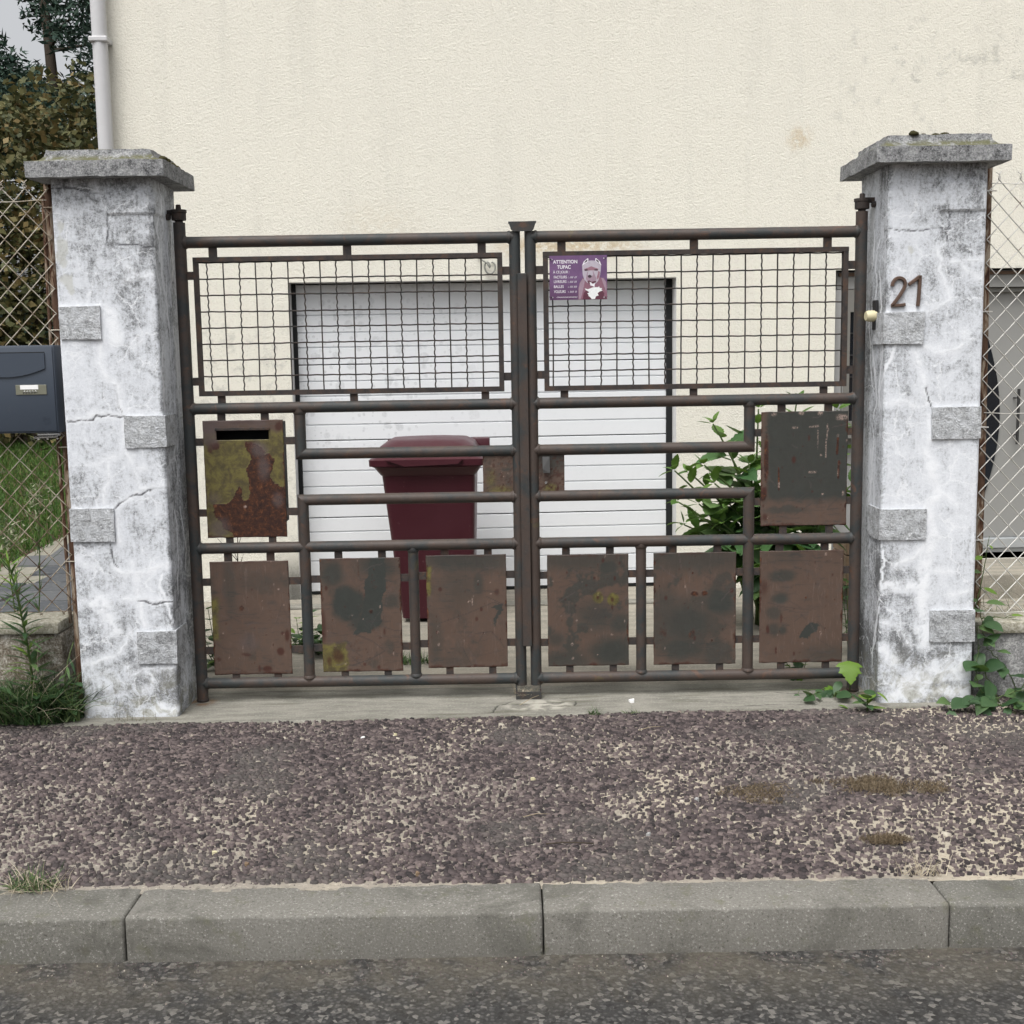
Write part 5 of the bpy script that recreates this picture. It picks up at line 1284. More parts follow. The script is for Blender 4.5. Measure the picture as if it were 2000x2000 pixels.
flat('print_shoulder', [(1705, 1150), (1690, 1000), (1620, 890), (1560, 880), (1600, 1000), (1640, 1120), (1700, 1260)], 'print_lilac', 3)
flat('print_belly', [(1060, 1450), (1090, 1280), (1180, 1180), (1560, 1180), (1640, 1290), (1620, 1450)], 'print_wine', 3)
flat('print_head', [(1055, 550), (1110, 470), (1200, 430), (1300, 418), (1400, 425), (1500, 470), (1560, 550), (1550, 680), (1530, 820), (1480, 960), (1420, 1030), (1300, 1050), (1190, 1010), (1110, 920), (1070, 800), (1060, 680)], 'print_pale', 4)
for pts in ([(1050, 555), (1100, 440), (1200, 358), (1222, 370), (1215, 450), (1130, 500)], [(1570, 555), (1530, 450), (1430, 358), (1405, 370), (1410, 440), (1500, 490)]): flat('print_ear', pts, 'print_white', 5)
for pts in ([(1110, 490), (1140, 430), (1195, 385), (1195, 440)], [(1510, 490), (1490, 430), (1430, 385), (1430, 435)]): flat('print_ear_inner', pts, 'print_dark', 6)
flat('print_brow', [(1110, 640), (1230, 600), (1300, 570), (1370, 600), (1490, 640), (1470, 700), (1330, 680), (1270, 680), (1120, 700)], 'print_pink', 5)
for cx in (1160, 1425): flat('print_eye', [(cx - 55, 665), (cx, 642), (cx + 60, 665), (cx + 20, 690), (cx - 30, 690)], 'print_dark', 6)
flat('print_muzzle', [(1190, 720), (1280, 690), (1350, 700), (1390, 800), (1440, 900), (1420, 990), (1300, 1010), (1190, 980), (1150, 900), (1170, 800)], 'print_lilac', 6)
flat('print_bridge', [(1210, 720), (1280, 690), (1335, 705), (1345, 800), (1280, 860), (1200, 810)], 'print_pale', 7)
flat('print_nose', [(1200, 825), (1245, 795), (1300, 815), (1310, 850), (1270, 880), (1215, 865)], 'print_dark', 8)
flat('print_mouth', [(1190, 980), (1235, 940), (1300, 985), (1400, 960), (1430, 985), (1380, 1030), (1290, 1040), (1230, 1030)], 'print_wine', 8)
flat('print_tongue', [(1250, 985), (1290, 1000), (1330, 1040), (1400, 1010), (1385, 1070), (1380, 1125), (1330, 1095), (1270, 1080)], 'print_white', 9)
flat('print_cheek', [(1480, 700), (1530, 720), (1510, 860), (1460, 930), (1440, 860), (1470, 780)], 'print_pink', 6)
flat('print_chest', [(1120, 1155), (1200, 1180), (1290, 1150), (1340, 1130), (1480, 1130), (1500, 1100), (1520, 1150), (1590, 1160), (1560, 1190), (1600, 1215), (1510, 1250), (1460, 1290), (1490, 1350), (1420, 1370), (1390, 1440), (1310, 1450), (1270, 1400), (1220, 1360), (1210, 1310), (1180, 1290), (1240, 1265), (1200, 1230), (1140, 1195)], 'print_chest', 7)
def text(body, u, v, size, wid=None, bold=0.0, mat='print_white'):
    cu = bpy.data.curves.new('t', 'FONT'); cu.body = body; cu.size = 1.0; cu.offset = bold
    to = bpy.data.objects.new('t', cu); me0 = to.to_mesh()
    vs = np.array([tuple(w.co) for w in me0.vertices]); fs = [tuple(p.vertices) for p in me0.polygons]
    to.to_mesh_clear(); bpy.data.objects.remove(to)
    if len(vs) == 0: return
    h = size / 1175 * SH
    sx = h / 0.70 if wid is None else (wid / 1540 * SW) / (vs[:, 0].max() - vs[:, 0].min())
    x0, z0 = sp(u, v)
    V = [(x0 + (a - vs[:, 0].min()) * sx, SY - .0005, z0 + b * h / 0.70) for a, b, c in vs]
    return add('lettering', V, fs, M[mat], sign)
text('ATTENTION', 275, 485, 88, 650, .022); text('TUPAC', 385, 625, 92, 365, .022)
text('\u00c0 CE JOUR :', 275, 745, 66, 435, .008)
for wd, v, wd_w, tl in (('FACTEURS', 880, 345, '/// //'), ('LIVREURS', 1000, 335, '//// ///'), ('BALLES', 1132, 260, '//// ////'), ('VOLEURS', 1265, 310, '//// //')):
    text(wd, 295, v, 70, wd_w, .008); text(':', 672, v, 60, 14, .01); text(tl, 720, v, 50, 190, .012)
P = []
for i in range(120):
    t = i / 119; u = 365 + 555 * t; P.append((u, 1382 + 16 * math.sin(i * .95) * (0.4 + 0.6 * abs(math.sin(i * .21)))))
V = []; F = []
for i, (u, v) in enumerate(P):
    for dv in (-6, 6): x, z = sp(u, v + dv); V.append((x, SY - .0005, z))
F = [(2 * i, 2 * i + 2, 2 * i + 3, 2 * i + 1) for i in range(119)]
add('script_line', V, F, M['print_white'], sign)
for u, v in ((245, 380), (1640, 365), (255, 1385), (1640, 1400)):
    x, z = sp(u, v)
    s = MB(); s.tube([(x, SY - .0028, z), (x, SY + .004, z)], .0028, 8); s.add('eyelet', M['print_white'], sign)
    s = MB(); d = -1 if u < 900 else 1
    s.tube([(x, SY - .004, z), (x + d * .006, SY - .005, z + .001), (x + d * .014, SY + .010, z + .003)], .0016, 5); s.add('tie_wire', M['seal_black'], sign)
# ------------------------------------------------------------------ wheelie bin
bn = thing('wheelie_bin', (-.47, 7.1, 0), 'burgundy plastic wheelie bin in front of the garage door', 'bin')
def loft(rings):
    """rings: list of (x0, x1, y0, y1, z, corner)"""
    V = []; F = []; k = 5; n = 4 * (k + 1)
    for x0, x1, y0, y1, z, r in rings:
        for cx, cy, a0 in ((x1 - r, y1 - r, 0), (x0 + r, y1 - r, pi / 2), (x0 + r, y0 + r, pi), (x1 - r, y0 + r, 1.5 * pi)):
            for i in range(k + 1):
                a = a0 + i / k * pi / 2; V.append((cx + r * math.cos(a), cy + r * math.sin(a), z))
    for i in range(len(rings) - 1):
        for j in range(n): F.append((i * n + j, i * n + (j + 1) % n, (i + 1) * n + (j + 1) % n, (i + 1) * n + j))
    F.append(tuple(range(n - 1, -1, -1))); F.append(tuple((len(rings) - 1) * n + j for j in range(n)))
    return V, F
V, F = loft([(-.645, -.235, 6.985, 7.42, .02, .03), (-.655, -.228, 6.98, 7.44, .10, .03), (-.735, -.205, 6.925, 7.50, .855, .035), (-.742, -.198, 6.918, 7.507, .86, .035),
             (-.775, -.170, 6.895, 7.53, .905, .03), (-.785, -.160, 6.885, 7.54, .91, .03), (-.785, -.160, 6.885, 7.54, .925, .03)])
auto(add('body', V, F, M['bin_plastic'], bn), 28)
V, F = loft([(-.800, -.155, 6.868, 7.55, .915, .03), (-.802, -.153, 6.866, 7.55, .95, .03), (-.775, -.180, 6.90, 7.53, .965, .05), (-.745, -.215, 6.94, 7.50, 1.02, .07), (-.70, -.26, 7.0, 7.46, 1.046, .09), (-.60, -.34, 7.10, 7.38, 1.054, .09)])
lid = auto(add('lid', V, F, M['bin_plastic'], bn), 24)
s = MB(); s.prism([(-.70, .952), (-.27, .952), (-.30, .925), (-.60, .915)], 6.850, 6.868); s.add('lid_grip', M['bin_plastic'], lid)
s = MB(); s.tube([(-.76, 7.60, 1.0), (-.2, 7.60, 1.0)], .017, 12); s.box(-.76, -.72, 7.50, 7.60, .92, 1.01); s.box(-.24, -.13, 7.48, 7.61, .92, 1.025, .008); s.add('handle', M['bin_plastic'], bn, smooth='auto')
for x in (-.70, -.17):
    s = MB(); s.tube([(x - .025, 7.47, .10), (x - .02, 7.47, .10), (x + .02, 7.47, .10), (x + .025, 7.47, .10)], [.085, .10, .10, .085], 20); w = s.add('wheel', M['rubber'], bn, smooth='auto')

# ------------------------------------------------------------------ low walls, fence posts, chain link
def low_wall(x0, x1, y0, y1, ztop, label, seed):
    root = thing('garden_wall', ((x0 + x1) / 2, (y0 + y1) / 2, 0), label, 'low wall')
    R = random.Random(seed)
    bm = bmesh.new(); bmesh.ops.create_cube(bm, size=1)
    for v in bm.verts: v.co = ((x0 + x1) / 2 + v.co.x * (x1 - x0), (y0 + y1) / 2 + v.co.y * (y1 - y0), (ztop - .055 - .1) / 2 + v.co.z * (ztop - .055 + .1))
    bmesh.ops.subdivide_edges(bm, edges=bm.edges[:], cuts=16, use_grid_fill=True)
    for v in bm.verts: v.co += Vector((0, .008 * (float(fbm(np.array([v.co.x * 6]), np.array([v.co.z * 6]), 3, seed)[0]) - .5), 0))
    V = [v.co.copy() for v in bm.verts]; F = [[w.index for w in f.verts] for f in bm.faces]; bm.free()
    add('wall_body', V, F, M['low_wall'], root, smooth=True)
    s = MB(); s.box(x0, x1, y0 - .022, y1 + .02, ztop - .052, ztop, .010); s.add('coping', M['coping'], root, smooth='auto')
    return root
low_wall(-4.6, -1.985, 5.27, 5.47, .405, 'low stained concrete wall under the left chain link fence', 4)
low_wall(2.035, 4.6, 5.30, 5.50, .330, 'low grey speckled wall under the right chain link fence', 6)

def fence(label, px, py, x0, x1, z0, z1, W, Hd, mat, seed, zph, rad, xph):
    root = thing('chain_link_fence', (px, py, 0), label, 'fence', 'chain link fences')
    R = random.Random(seed)
    sg = 1 if x0 < px - .2 else -1                      # which side of the post the mesh is on
    zt = z1 + .03
    P = [(px + .006 * math.sin(z * 2.1), py, z) for z in np.linspace(-.05, zt, 22)]
    s = MB(); s.tube(P, .0185, 14); s.add('post', M['rusty_post'], root, smooth='auto')
    if sg > 0:
        s = MB(); s.tube([(px - .027 + .004 * math.sin(z * 3), py - .012, z) for z in np.linspace(z0 - .02, zt - .06, 16)], .008, 8); s.add('tension_rod', M['rusty_post'], root, smooth=True)
    for z in (zt - .11, zt - .62, zt - 1.12, zt - 1.62):
        s = MB(); s.tube([(px - .024, py - .022, z), (px, py - .0225, z + .001), (px + .024, py - .022, z)], .0028, 6); s.add('tie_wire', M[mat], root)
    nz = int((z1 - z0) / (Hd / 2))
    def zig(ph):
        P = []
        for i in range(nz + 1):
            xx = (W / 2) * ((i + ph) % 2); z = i * Hd / 2
            yy = .004 if (i + ph) % 2 else -.004
            d = W * .045
            a = 1 if (i + ph) % 2 == 0 else -1
            P += [(xx + a * d, -yy * .3, z - Hd * .045), (xx - a * .001, yy, z), (xx + a * d, yy * .3, z + Hd * .045)]
        s = MB(); s.tube(P, rad, 5, cap=False); return mesh_data('wire', s.V, s.F, M[mat], True)
    ms = [zig(0), zig(1)]
    k0 = int(math.floor((x0 - xph) / (W / 2))); k1 = int(math.ceil((x1 - xph) / (W / 2)))
    for k in range(k0, k1):
        o = place('wire', ms[k % 2], (xph + k * W / 2, py - .022, zph), root)
        o.rotation_euler = (0, 0, 0)
    for z, sag in ((z0 + (z1 - z0) * .47, .012), (zph + Hd * .08, .0), (z1 - .05, .01)):
        P = [(x, py - .024 + .002 * math.sin(x * 40), z - sag * math.sin(pi * (x - x0) / (x1 - x0)) + .002 * math.sin(x * 31)) for x in np.linspace(x0 - .02, x1 + .02, 40)]
        s = MB(); s.tube(P, rad * .85, 5); s.add('line_wire', M[mat], root, smooth=True)
    # twisted ends along the top
    for k in range(k0, k1):
        if (k % 2) == (nz % 2):
            x = xph + k * W / 2 + (W / 2 if False else 0)
            z = zph + nz * Hd / 2
            s = MB(); s.tube([(x, py - .022, z - .005), (x + .006, py - .016, z + .012), (x - .004, py - .026, z + .022), (x + .010, py - .02, z + .036)], rad * .9, 5)
            s.tube([(x, py - .022, z), (x - .006, py - .028, z + .012), (x + .003, py - .018, z + .022), (x - .014, py - .022, z + .032)], rad * .9, 5); s.add('wire_end', M[mat], root, smooth=True)
    return root
fence('rusty chain link fence left of the pillar, behind the navy letterbox', -1.928, 5.32, -3.6, -1.955, .41, 2.255, .0985, .1040, 'fence_wire_rusty', 3, .435, .0022, -1.975)
fence('galvanised chain link fence right of the pillar numbered 21', 2.068, 5.40, 2.09, 3.7, .33, 2.27, .0915, .0995, 'fence_wire', 5, .345, .0024, 2.103)

# ------------------------------------------------------------------ letterbox on the left fence
mb = thing('letterbox', (-2.11, 5.22, 1.233), 'navy grey metal letterbox fixed to the left fence beside the pillar', 'letterbox')
BX0, BX1, BZ0, BZ1, BY = -2.325, -1.915, 1.233, 1.602, 5.215
s = MB(); s.box(BX0, BX1, BY, BY + .13, BZ0, BZ1, .005); s.add('body', M['mailbox_paint'], mb, smooth='auto')
s = MB(); s.box(BX0 + .006, BX1 - .006, BY - .006, BY - .0005, BZ0 + .008, BZ1 - .006, .002); s.add('door', M['mailbox_paint'], mb, smooth='auto')
pl = [(BX0 + .035, 1.570), (BX1 - .038, 1.570), (BX1 - .038, 1.505)] + [(x, 1.505 - .035 * (1 - ((x - (BX0 + BX1) / 2) / .167) ** 2)) for x in np.linspace(BX1 - .04, BX0 + .037, 18)] + [(BX0 + .035, 1.505)]
s = MB(); s.prism(pl[::-1], BY - .0125, BY - .0065); fl = s.add('flap', M['mailbox_paint'], mb)
s = MB(); s.box(BX0 + .035, BX1 - .038, BY - .008, BY - .0062, 1.5702, 1.574); s.add('flap_gap', M['seal_black'], fl)
s = MB(); s.box(-2.083, -1.953, BY - .009, BY - .0062, 1.396, 1.437, .001); npl = s.add('name_plate', M['plate_metal'], mb)
s = MB(); s.box(-2.063, -1.987, BY - .0105, BY - .0092, 1.418, 1.4365); s.add('name_label', M['paper_white'], npl)
P = []
s = MB()
for k in range(5):
    xx = -2.052 + k * .012
    s.tube([(xx, BY - .0105, 1.401), (xx + .006, BY - .011, 1.4125), (xx + .011, BY - .0105, 1.404)], .0016, 5)
s.add('bent_foil', M['bright_metal'], npl, smooth=True)
s = MB()
for dz in (0, .008, .016): s.tube([(-1.978 + .034 * t, BY - .0066, 1.278 + dz + .006 * math.sin(pi * t) * (1 if dz else -1)) for t in np.linspace(0, 1, 9)], .0008, 4)
s.add('embossed_mark', M['mailbox_paint'], mb)
s = MB(); s.box(-2.02, -1.925, BY + .03, BY + .05, 1.218, 1.230, .002); s.tube([(-2.03, BY + .02, 1.213), (-1.93, BY + .02, 1.217)], .005, 6)
for x in (-2.012, -1.972, -1.93): s.tube([(x, BY + .022, 1.207), (x, BY + .016, 1.207)], .004, 6)
s.add('clamp_bar', M['bright_metal'], mb, smooth='auto')

# ------------------------------------------------------------------ plants
def leaf_mesh(name, L, Wd, mat, n=7, serr=0.0, fold=0.25, droop=0.25, heart=0.0, power=0.8, lobes=0):
    """one leaf along +x, folded at the midrib, drooping; edges toothed when serr > 0"""
    V = []; F = []
    for i in range(n + 1):
        t = i / n
        w = Wd * 0.5 * (math.sin(pi * t ** power) ** 0.85 if 0 < t < 1 else 0.02)
        if lobes: w *= 0.72 + 0.38 * abs(math.sin(lobes * pi * t))
        x = L * t; z = -droop * L * t * t
        V.append((x, 0, z))
        sx = -heart * L * (1 - t) ** 6
        tooth = serr * w * (1 if i % 2 else -0.6)
        for sg in (1, -1):
            V.append((x + sx * 0.5 + L * .01, sg * w * .55, z + fold * w * .55 + .02 * w))
            V.append((x + sx + tooth * .6, sg * (w + tooth), z + fold * w * 0.9 - .12 * w))
    for i in range(n):
        a = i * 5; b = a + 5
        F += [(a, b, b + 1, a + 1), (a + 1, b + 1, b + 2, a + 2), (a, a + 3, b + 3, b), (a + 3, a + 4, b + 4, b + 3)]
    return mesh_data(name, V, F, M[mat], True)
def orient(d, up, roll=0.0):
    d = Vector(d).normalized(); up = Vector(up)
    y = up.cross(d)
    if y.length < 1e-4: y = Vector((0, 1, 0))
    y.normalize(); z = d.cross(y)
    return Matrix((d, y, z)).transposed().to_quaternion() @ Quaternion((1, 0, 0), roll)
def curve_pts(a, b, bend, n=10):
    a, b, bend = Vector(a), Vector(b), Vector(bend)
    return [a.lerp(b, t) + bend * math.sin(pi * t) for t in [i / n for i in range(n + 1)]]
def stem_obj(P, r0, r1, parent, mat='stem_green', name='stem', seg=7):
    n = len(P); s = MB(); s.tube(P, [r0 + (r1 - r0) * i / (n - 1) for i in range(n)], seg); return s.add(name, M[mat], parent, smooth=True)

# big leafy shrub behind the right leaf
shrub = thing('leafy_shrub', (1.45, 6.85, 0), 'tall green shrub with large toothed leaves behind the right gate leaf', 'shrub')
big = [leaf_mesh('leaf', 1, w, 'shrub_leaf', 13, .10, f, d, 0, .78) for w, f, d in ((.66, .28, .22), (.60, .40, .38), (.72, .2, .15), (.58, .3, -.05))]
yng = [leaf_mesh('leaf', 1, w, 'shrub_leaf_young', 11, .10, f, d, 0, .82) for w, f, d in ((.52, .4, .2), (.58, .3, .4), (.46, .35, .0))]
RS = random.Random(12)
tips = [(1.09, 6.62, 1.14), (.96, 6.60, .88), (1.27, 6.55, .93), (1.36, 6.75, 1.21), (1.57, 6.75, 1.25), (1.78, 6.70, 1.20), (1.84, 6.6, .80), (1.50, 6.5, .98), (1.12, 6.48, .62), (1.66, 6.52, .66), (1.40, 6.45, .62), (1.85, 6.85, 1.05), (1.22, 6.9, .8), (1.46, 6.6, 1.12), (1.70, 6.6, 1.0), (1.18, 6.66, 1.0), (1.56, 6.42, .45), (1.28, 6.42, .40), (1.00, 6.52, .72), (1.08, 6.5, .83), (1.16, 6.52, .72), (.93, 6.58, .60), (1.32, 6.5, .78), (1.04, 6.6, .92), (.87, 6.52, .90), (.88, 6.46, .74), (.98, 6.46, .66)]
nleaf = 0
for ti, tp in enumerate(tips):
    base = Vector((1.46 + RS.uniform(-.14, .16), 6.82 + RS.uniform(-.1, .1), 0))
    tp = Vector(tp)
    P = curve_pts(base, tp, ((tp.x - base.x) * -.10, -.05, .10), 14)
    stem_obj(P, .012, .004, shrub)
    L = sum((P[i + 1] - P[i]).length for i in range(len(P) - 1))
    nn = 7 if tp.z > .9 else 5
    for k in range(nn):
        s_ = 1 - (k / nn) ** 1.1 * .82                     # from the tip down
        f = s_ * (len(P) - 1); i = min(int(f), len(P) - 2); p = P[i].lerp(P[i + 1], f - i); t = (P[i + 1] - P[i]).normalized()
        az0 = k * pi / 2 + ti
        for q in range(2 if k else 4):
            az = az0 + q * (pi if k else pi / 2) + RS.uniform(-.3, .3)
            side = Vector((math.cos(az), math.sin(az), 0)); side = (side - t * side.dot(t)).normalized()
            young = k < 2
            ln_ = (0.075 + .03 * k if young else min(.115 + .022 * k, .22)) * RS.uniform(.8, 1.25)
            up_ = .85 - .13 * k
            d = (side + t * up_ + Vector((0, 0, -.05 * k))).normalized()
            me = RS.choice(yng if young else big)
            pet = p + d * (.008 + .05 * ln_)
            if not young: pet = p + d * .02
            place('leaf', me, pet, shrub, orient(d, (0, 0, 1), RS.uniform(-.5, .5)), ln_); nleaf += 1
            if not young: stem_obj([p, p.lerp(pet, .6) + Vector((0, 0, .002)), pet + d * .01], .0025, .0015, shrub, name='leaf_stalk', seg=5)

# bindweed and ivy at the foot of the right pillar
def vine(name, label, base, runs, leaf_list, size, seed, cat='vine', matstem='stem_green', every=.055, lift=.6, flat_=False):
    root = thing(name, base, label, cat); R = random.Random(seed)
    for P in runs:
        P = [Vector(p) for p in P]; Q = []
        for i in range(len(P) - 1):
            for k in range(6): Q.append(P[i].lerp(P[i + 1], k / 6) + Vector((R.uniform(-.004, .004),) * 3))
        Q.append(P[-1]); stem_obj(Q, .0030, .0014, root, matstem, seg=5)
        acc = 0; sd = 1
        for i in range(1, len(Q)):
            acc += (Q[i] - Q[i - 1]).length
            if acc > every * R.uniform(.6, 1.3):
                acc = 0; sd = -sd; t = (Q[i] - Q[i - 1]).normalized()
                d = Vector((R.uniform(-.8, .8) + .3 * sd, R.uniform(-1.0, -.2), R.uniform(-.35, lift)))
                d.normalize(); pet = Q[i] + d * R.uniform(.015, .04)
                stem_obj([Q[i], Q[i].lerp(pet, .5) + Vector((0, 0, .004)), pet], .0014, .0010, root, matstem, name='leaf_stalk', seg=5)
                place('leaf', R.choice(leaf_list), pet, root, orient(d + Vector((0, 0, R.uniform(-.5, .1))), (R.uniform(-.3, .3), -.6, 1), R.uniform(-.4, .4)), size * R.uniform(.65, 1.25))
    return root
heart = [leaf_mesh('leaf', 1, w, 'vine_leaf', 9, .0, f, d, .22, .52) for w, f, d in ((.84, .2, .2), (.74, .35, .35), (.9, .1, .1))]
ovate = [leaf_mesh('leaf', 1, w, 'vine_leaf', 9, .05, f, d, 0.05, .7) for w, f, d in ((.55, .3, .3), (.62, .2, .15))]
brt = [leaf_mesh('leaf', 1, w, 'bright_leaf', 9, .06, f, d, .05, .75) for w, f, d in ((.42, .3, .3), (.5, .2, .2))]
vine('bindweed', 'trailing green bindweed climbing the low wall right of the numbered pillar', (2.06, 5.2, 0),
     [[(2.10, 5.18, .0), (2.06, 5.22, .10), (2.035, 5.26, .20), (2.03, 5.27, .32)], [(2.10, 5.17, .0), (2.01, 5.17, .06), (1.995, 5.19, .14), (2.03, 5.24, .24)],
      [(2.20, 5.2, .02), (2.14, 5.22, .14), (2.07, 5.25, .22), (2.05, 5.26, .30), (2.035, 5.27, .42)], [(2.05, 5.12, .01), (1.95, 5.10, .03), (1.87, 5.10, .025), (1.82, 5.07, .02)], [(2.05, 5.1, .01), (2.12, 5.05, .03), (2.2, 5.04, .03), (2.3, 5.02, .03)],
      [(2.05, 5.14, .02), (2.14, 5.12, .06), (2.24, 5.12, .08), (2.36, 5.12, .06)], [(2.1, 5.1, .01), (2.0, 5.07, .03), (1.92, 5.06, .03)], [(2.15, 5.15, .01), (2.22, 5.18, .10), (2.30, 5.2, .13)]], heart + ovate, .074, 5, every=.04)
vine('climbing_weed', 'bright young climber twining on the right fence post', (2.08, 5.36, .33), [[(2.05, 5.36, .36), (2.075, 5.37, .46), (2.09, 5.36, .58), (2.105, 5.36, .70)], [(2.07, 5.33, .34), (2.13, 5.32, .345), (2.22, 5.33, .34)]], brt + ovate, .062, 8, every=.055)
vine('ground_ivy', 'dark green ivy sprawling on the sill below the right hinge', (1.45, 5.35, 0), [[(1.45, 5.38, .01), (1.37, 5.34, .02), (1.31, 5.28, .015), (1.27, 5.24, .01)], [(1.47, 5.36, .01), (1.42, 5.30, .02), (1.40, 5.24, .015)], [(1.46, 5.36, .02), (1.36, 5.36, .02), (1.24, 5.38, .01)], [(1.48, 5.33, .01), (1.50, 5.26, .02)]], ovate + heart, .058, 9, every=.05)
# one broad lobed leaf plant by the hinge foot, a rosette on the gravel edge
gp = thing('weed_plant', (1.485, 5.32, 0), 'single weed with a broad bright lobed leaf at the foot of the right hinge post', 'weed')
lob = leaf_mesh('leaf', 1, 1.05, 'bright_leaf', 14, .12, .12, .35, .12, .5, 3)
P = curve_pts((1.50, 5.36, .0), (1.478, 5.30, .135), (.0, -.02, 0)); stem_obj(P, .003, .002, gp)
place('leaf', lob, (1.482, 5.315, .150), gp, orient((-.05, -.75, -.55), (0, -.6, 1)), .098)
place('leaf', lob, (1.44, 5.35, .02), gp, orient((-.8, -.5, .1), (0, -.3, 1)), .075)
place('leaf', ovate[0], (1.45, 5.33, .06), gp, orient((-.5, -.6, -.4), (0, -.5, 1)), .07)
rz = thing('weed_plant', (1.502, 5.09, 0), 'small leafy weed rosette at the gravel edge before the numbered pillar', 'weed')
for k in range(8):
    a = k * 2.4; d = Vector((math.cos(a), math.sin(a) * .8 - .2, .75 if k % 2 else .2))
    place('leaf', RS.choice(brt if k % 3 == 0 else ovate), (1.502, 5.09, .01 + .006 * k), rz, orient(d, (0, 0, 1)), RS.uniform(.05, .085))
stem_obj([(1.502, 5.09, -.005), (1.503, 5.09, .03), (1.505, 5.088, .06)], .003, .002, rz)
for x, y, L, lbl in ((1.395, 5.15, .045, 'yellow green leaf lying on the sill near the right hinge'), (1.565, 5.165, .06, 'fresh green leaf against the foot of the numbered pillar')):
    o = place('fallen_leaf', brt[0], (x, y, .055 if x > 1.5 else .006), None, orient((.8, -.5, -.35 if x > 1.5 else .05), (0, 0, 1)), L)
    tag(o, lbl, 'leaf')

# tall fleabane and grass at the left wall
fb = thing('tall_weed', (-2.10, 5.17, 0), 'tall narrow leaved fleabane growing against the left low wall', 'weed')
P = curve_pts((-2.075, 5.17, 0), (-2.125, 5.11, .70), (.022, -.01, 0), 16); stem_obj(P, .0065, .003, fb)
nar = [leaf_mesh('leaf', 1, w, 'vine_leaf', 6, 0, .3, d, 0, .8) for w, d in ((.16, .25), (.14, .5), (.18, .05))]
nary = [leaf_mesh('leaf', 1, w, 'bright_leaf', 6, 0, .3, d, 0, .8) for w, d in ((.13, .1), (.12, .3))]
for k in range(104):
    t = .08 + .92 * (k / 103); f = t * 16; i = min(int(f), 15); p = P[i].lerp(P[i + 1], f - i)
    a = k * 2.399; upz = .25 + .75 * t
    d = Vector((math.cos(a) + RS.uniform(-.4, .4), math.sin(a) + RS.uniform(-.4, .4), upz * RS.uniform(.3, 1.4)))
    place('leaf', RS.choice(nary if (t > .8 and k % 2) or k % 5 == 0 else nar), p, fb, orient(d, (0, 0, 1)), (.15 - .065 * t) * RS.uniform(.75, 1.2))
def disc_fx(cx, cy, rx, ry, z=0.0, g=False, rag=False):
    def fx(R, n):
        a = R.uniform(0, 2 * pi, n); r = np.sqrt(R.rand(n)) if not g else np.abs(R.normal(0, .5, n))
        X, Y = cx + rx * r * np.cos(a), cy + ry * r * np.sin(a)
        if rag:
            q = np.hypot((X - cx) / rx, (Y - cy) / ry) + 1.5 * (fbm(X * 16, Y * 16, 4, 9) - .5)
            k = q < R.uniform(.35, 1.0, n); X, Y = X[k], Y[k]
        return X, Y, np.full(X.size, z)
    return fx
gt = thing('grass_clump', (-2.05, 5.15, 0), 'bushy dark green grass and weeds at the foot of the left pillar', 'grass')
tag(grass('foliage', 560, disc_fx(-2.10, 5.16, .24, .09), .19, .016, 'weed_dark', gt, seed=3, lean=.5, curl=.7, seg=4), kind='stuff')
tag(grass('foliage', 260, disc_fx(-2.06, 5.12, .2, .07), .22, .008, 'weed_green', gt, seed=5, lean=.5, curl=.6, seg=4), kind='stuff')
tag(grass('dry_stalks', 70, disc_fx(-2.10, 5.12, .2, .05), .30, .0045, 'dry_straw', gt, seed=6, lean=1.0, curl=.3, seg=4), kind='stuff')
dkl = [leaf_mesh('leaf', 1, w, 'vine_leaf', 7, .05, .3, .5, 0, .7) for w in (.3, .42)]
for k in range(34):
    a = RS.uniform(pi, 2 * pi); p = (-2.06 + RS.uniform(-.22, .15), 5.15 + RS.uniform(-.06, .04), RS.uniform(.01, .16))
    place('leaf', RS.choice(dkl), p, gt, orient((math.cos(a), math.sin(a) * .7, RS.uniform(-.2, .7)), (0, 0, 1), RS.uniform(-.5, .5)), RS.uniform(.06, .12))
P = curve_pts((-1.925, 5.16, .0), (-1.905, 5.20, .33), (-.02, -.03, 0)); stem_obj(P, .003, .002, gt)
for k in range(5):
    place('leaf', nar[k % 3], P[4 + k], gt, orient((-.6 + .3 * k, -.6, .4 - .2 * k), (0, 0, 1)), .08)
# spindly seeding weed behind the left fence
sw = thing('seeding_weed', (-2.36, 5.75, 0), 'spindly seeding weed behind the left fence above the low wall', 'weed')
for (bx, by), (tx, tz) in (((-2.30, 5.72), (-2.22, .93)), ((-2.36, 5.75), (-2.46, 1.12)), ((-2.34, 5.7), (-2.36, .75))):
    P = curve_pts((bx, by, -.02), (tx, by, tz), (.02, 0, 0), 10); stem_obj(P, .004, .002, sw)
    for k in range(14):
        i = 3 + k % 8; d = Vector((RS.uniform(-1, 1), RS.uniform(-1, 1), .9)); e = P[i] + d * RS.uniform(.05, .12); stem_obj([P[i], P[i].lerp(e, .5) + Vector((0, 0, .006)), e], .0015, .0008, sw, name='twig', seg=4)
        place('leaf', nar[k % 3], P[i], sw, orient(d, (0, 0, 1)), RS.uniform(.04, .08))
    def hd(R, n, tx=tx, by=by, tz=tz): return tx + R.normal(0, .035, n), by + R.normal(0, .03, n), tz - .05 + R.normal(0, .05, n)
    tag(grass('seed_heads', 90, hd, .022, .012, 'seed_head', sw, seed=int(tz * 100), lean=1.2), kind='stuff')

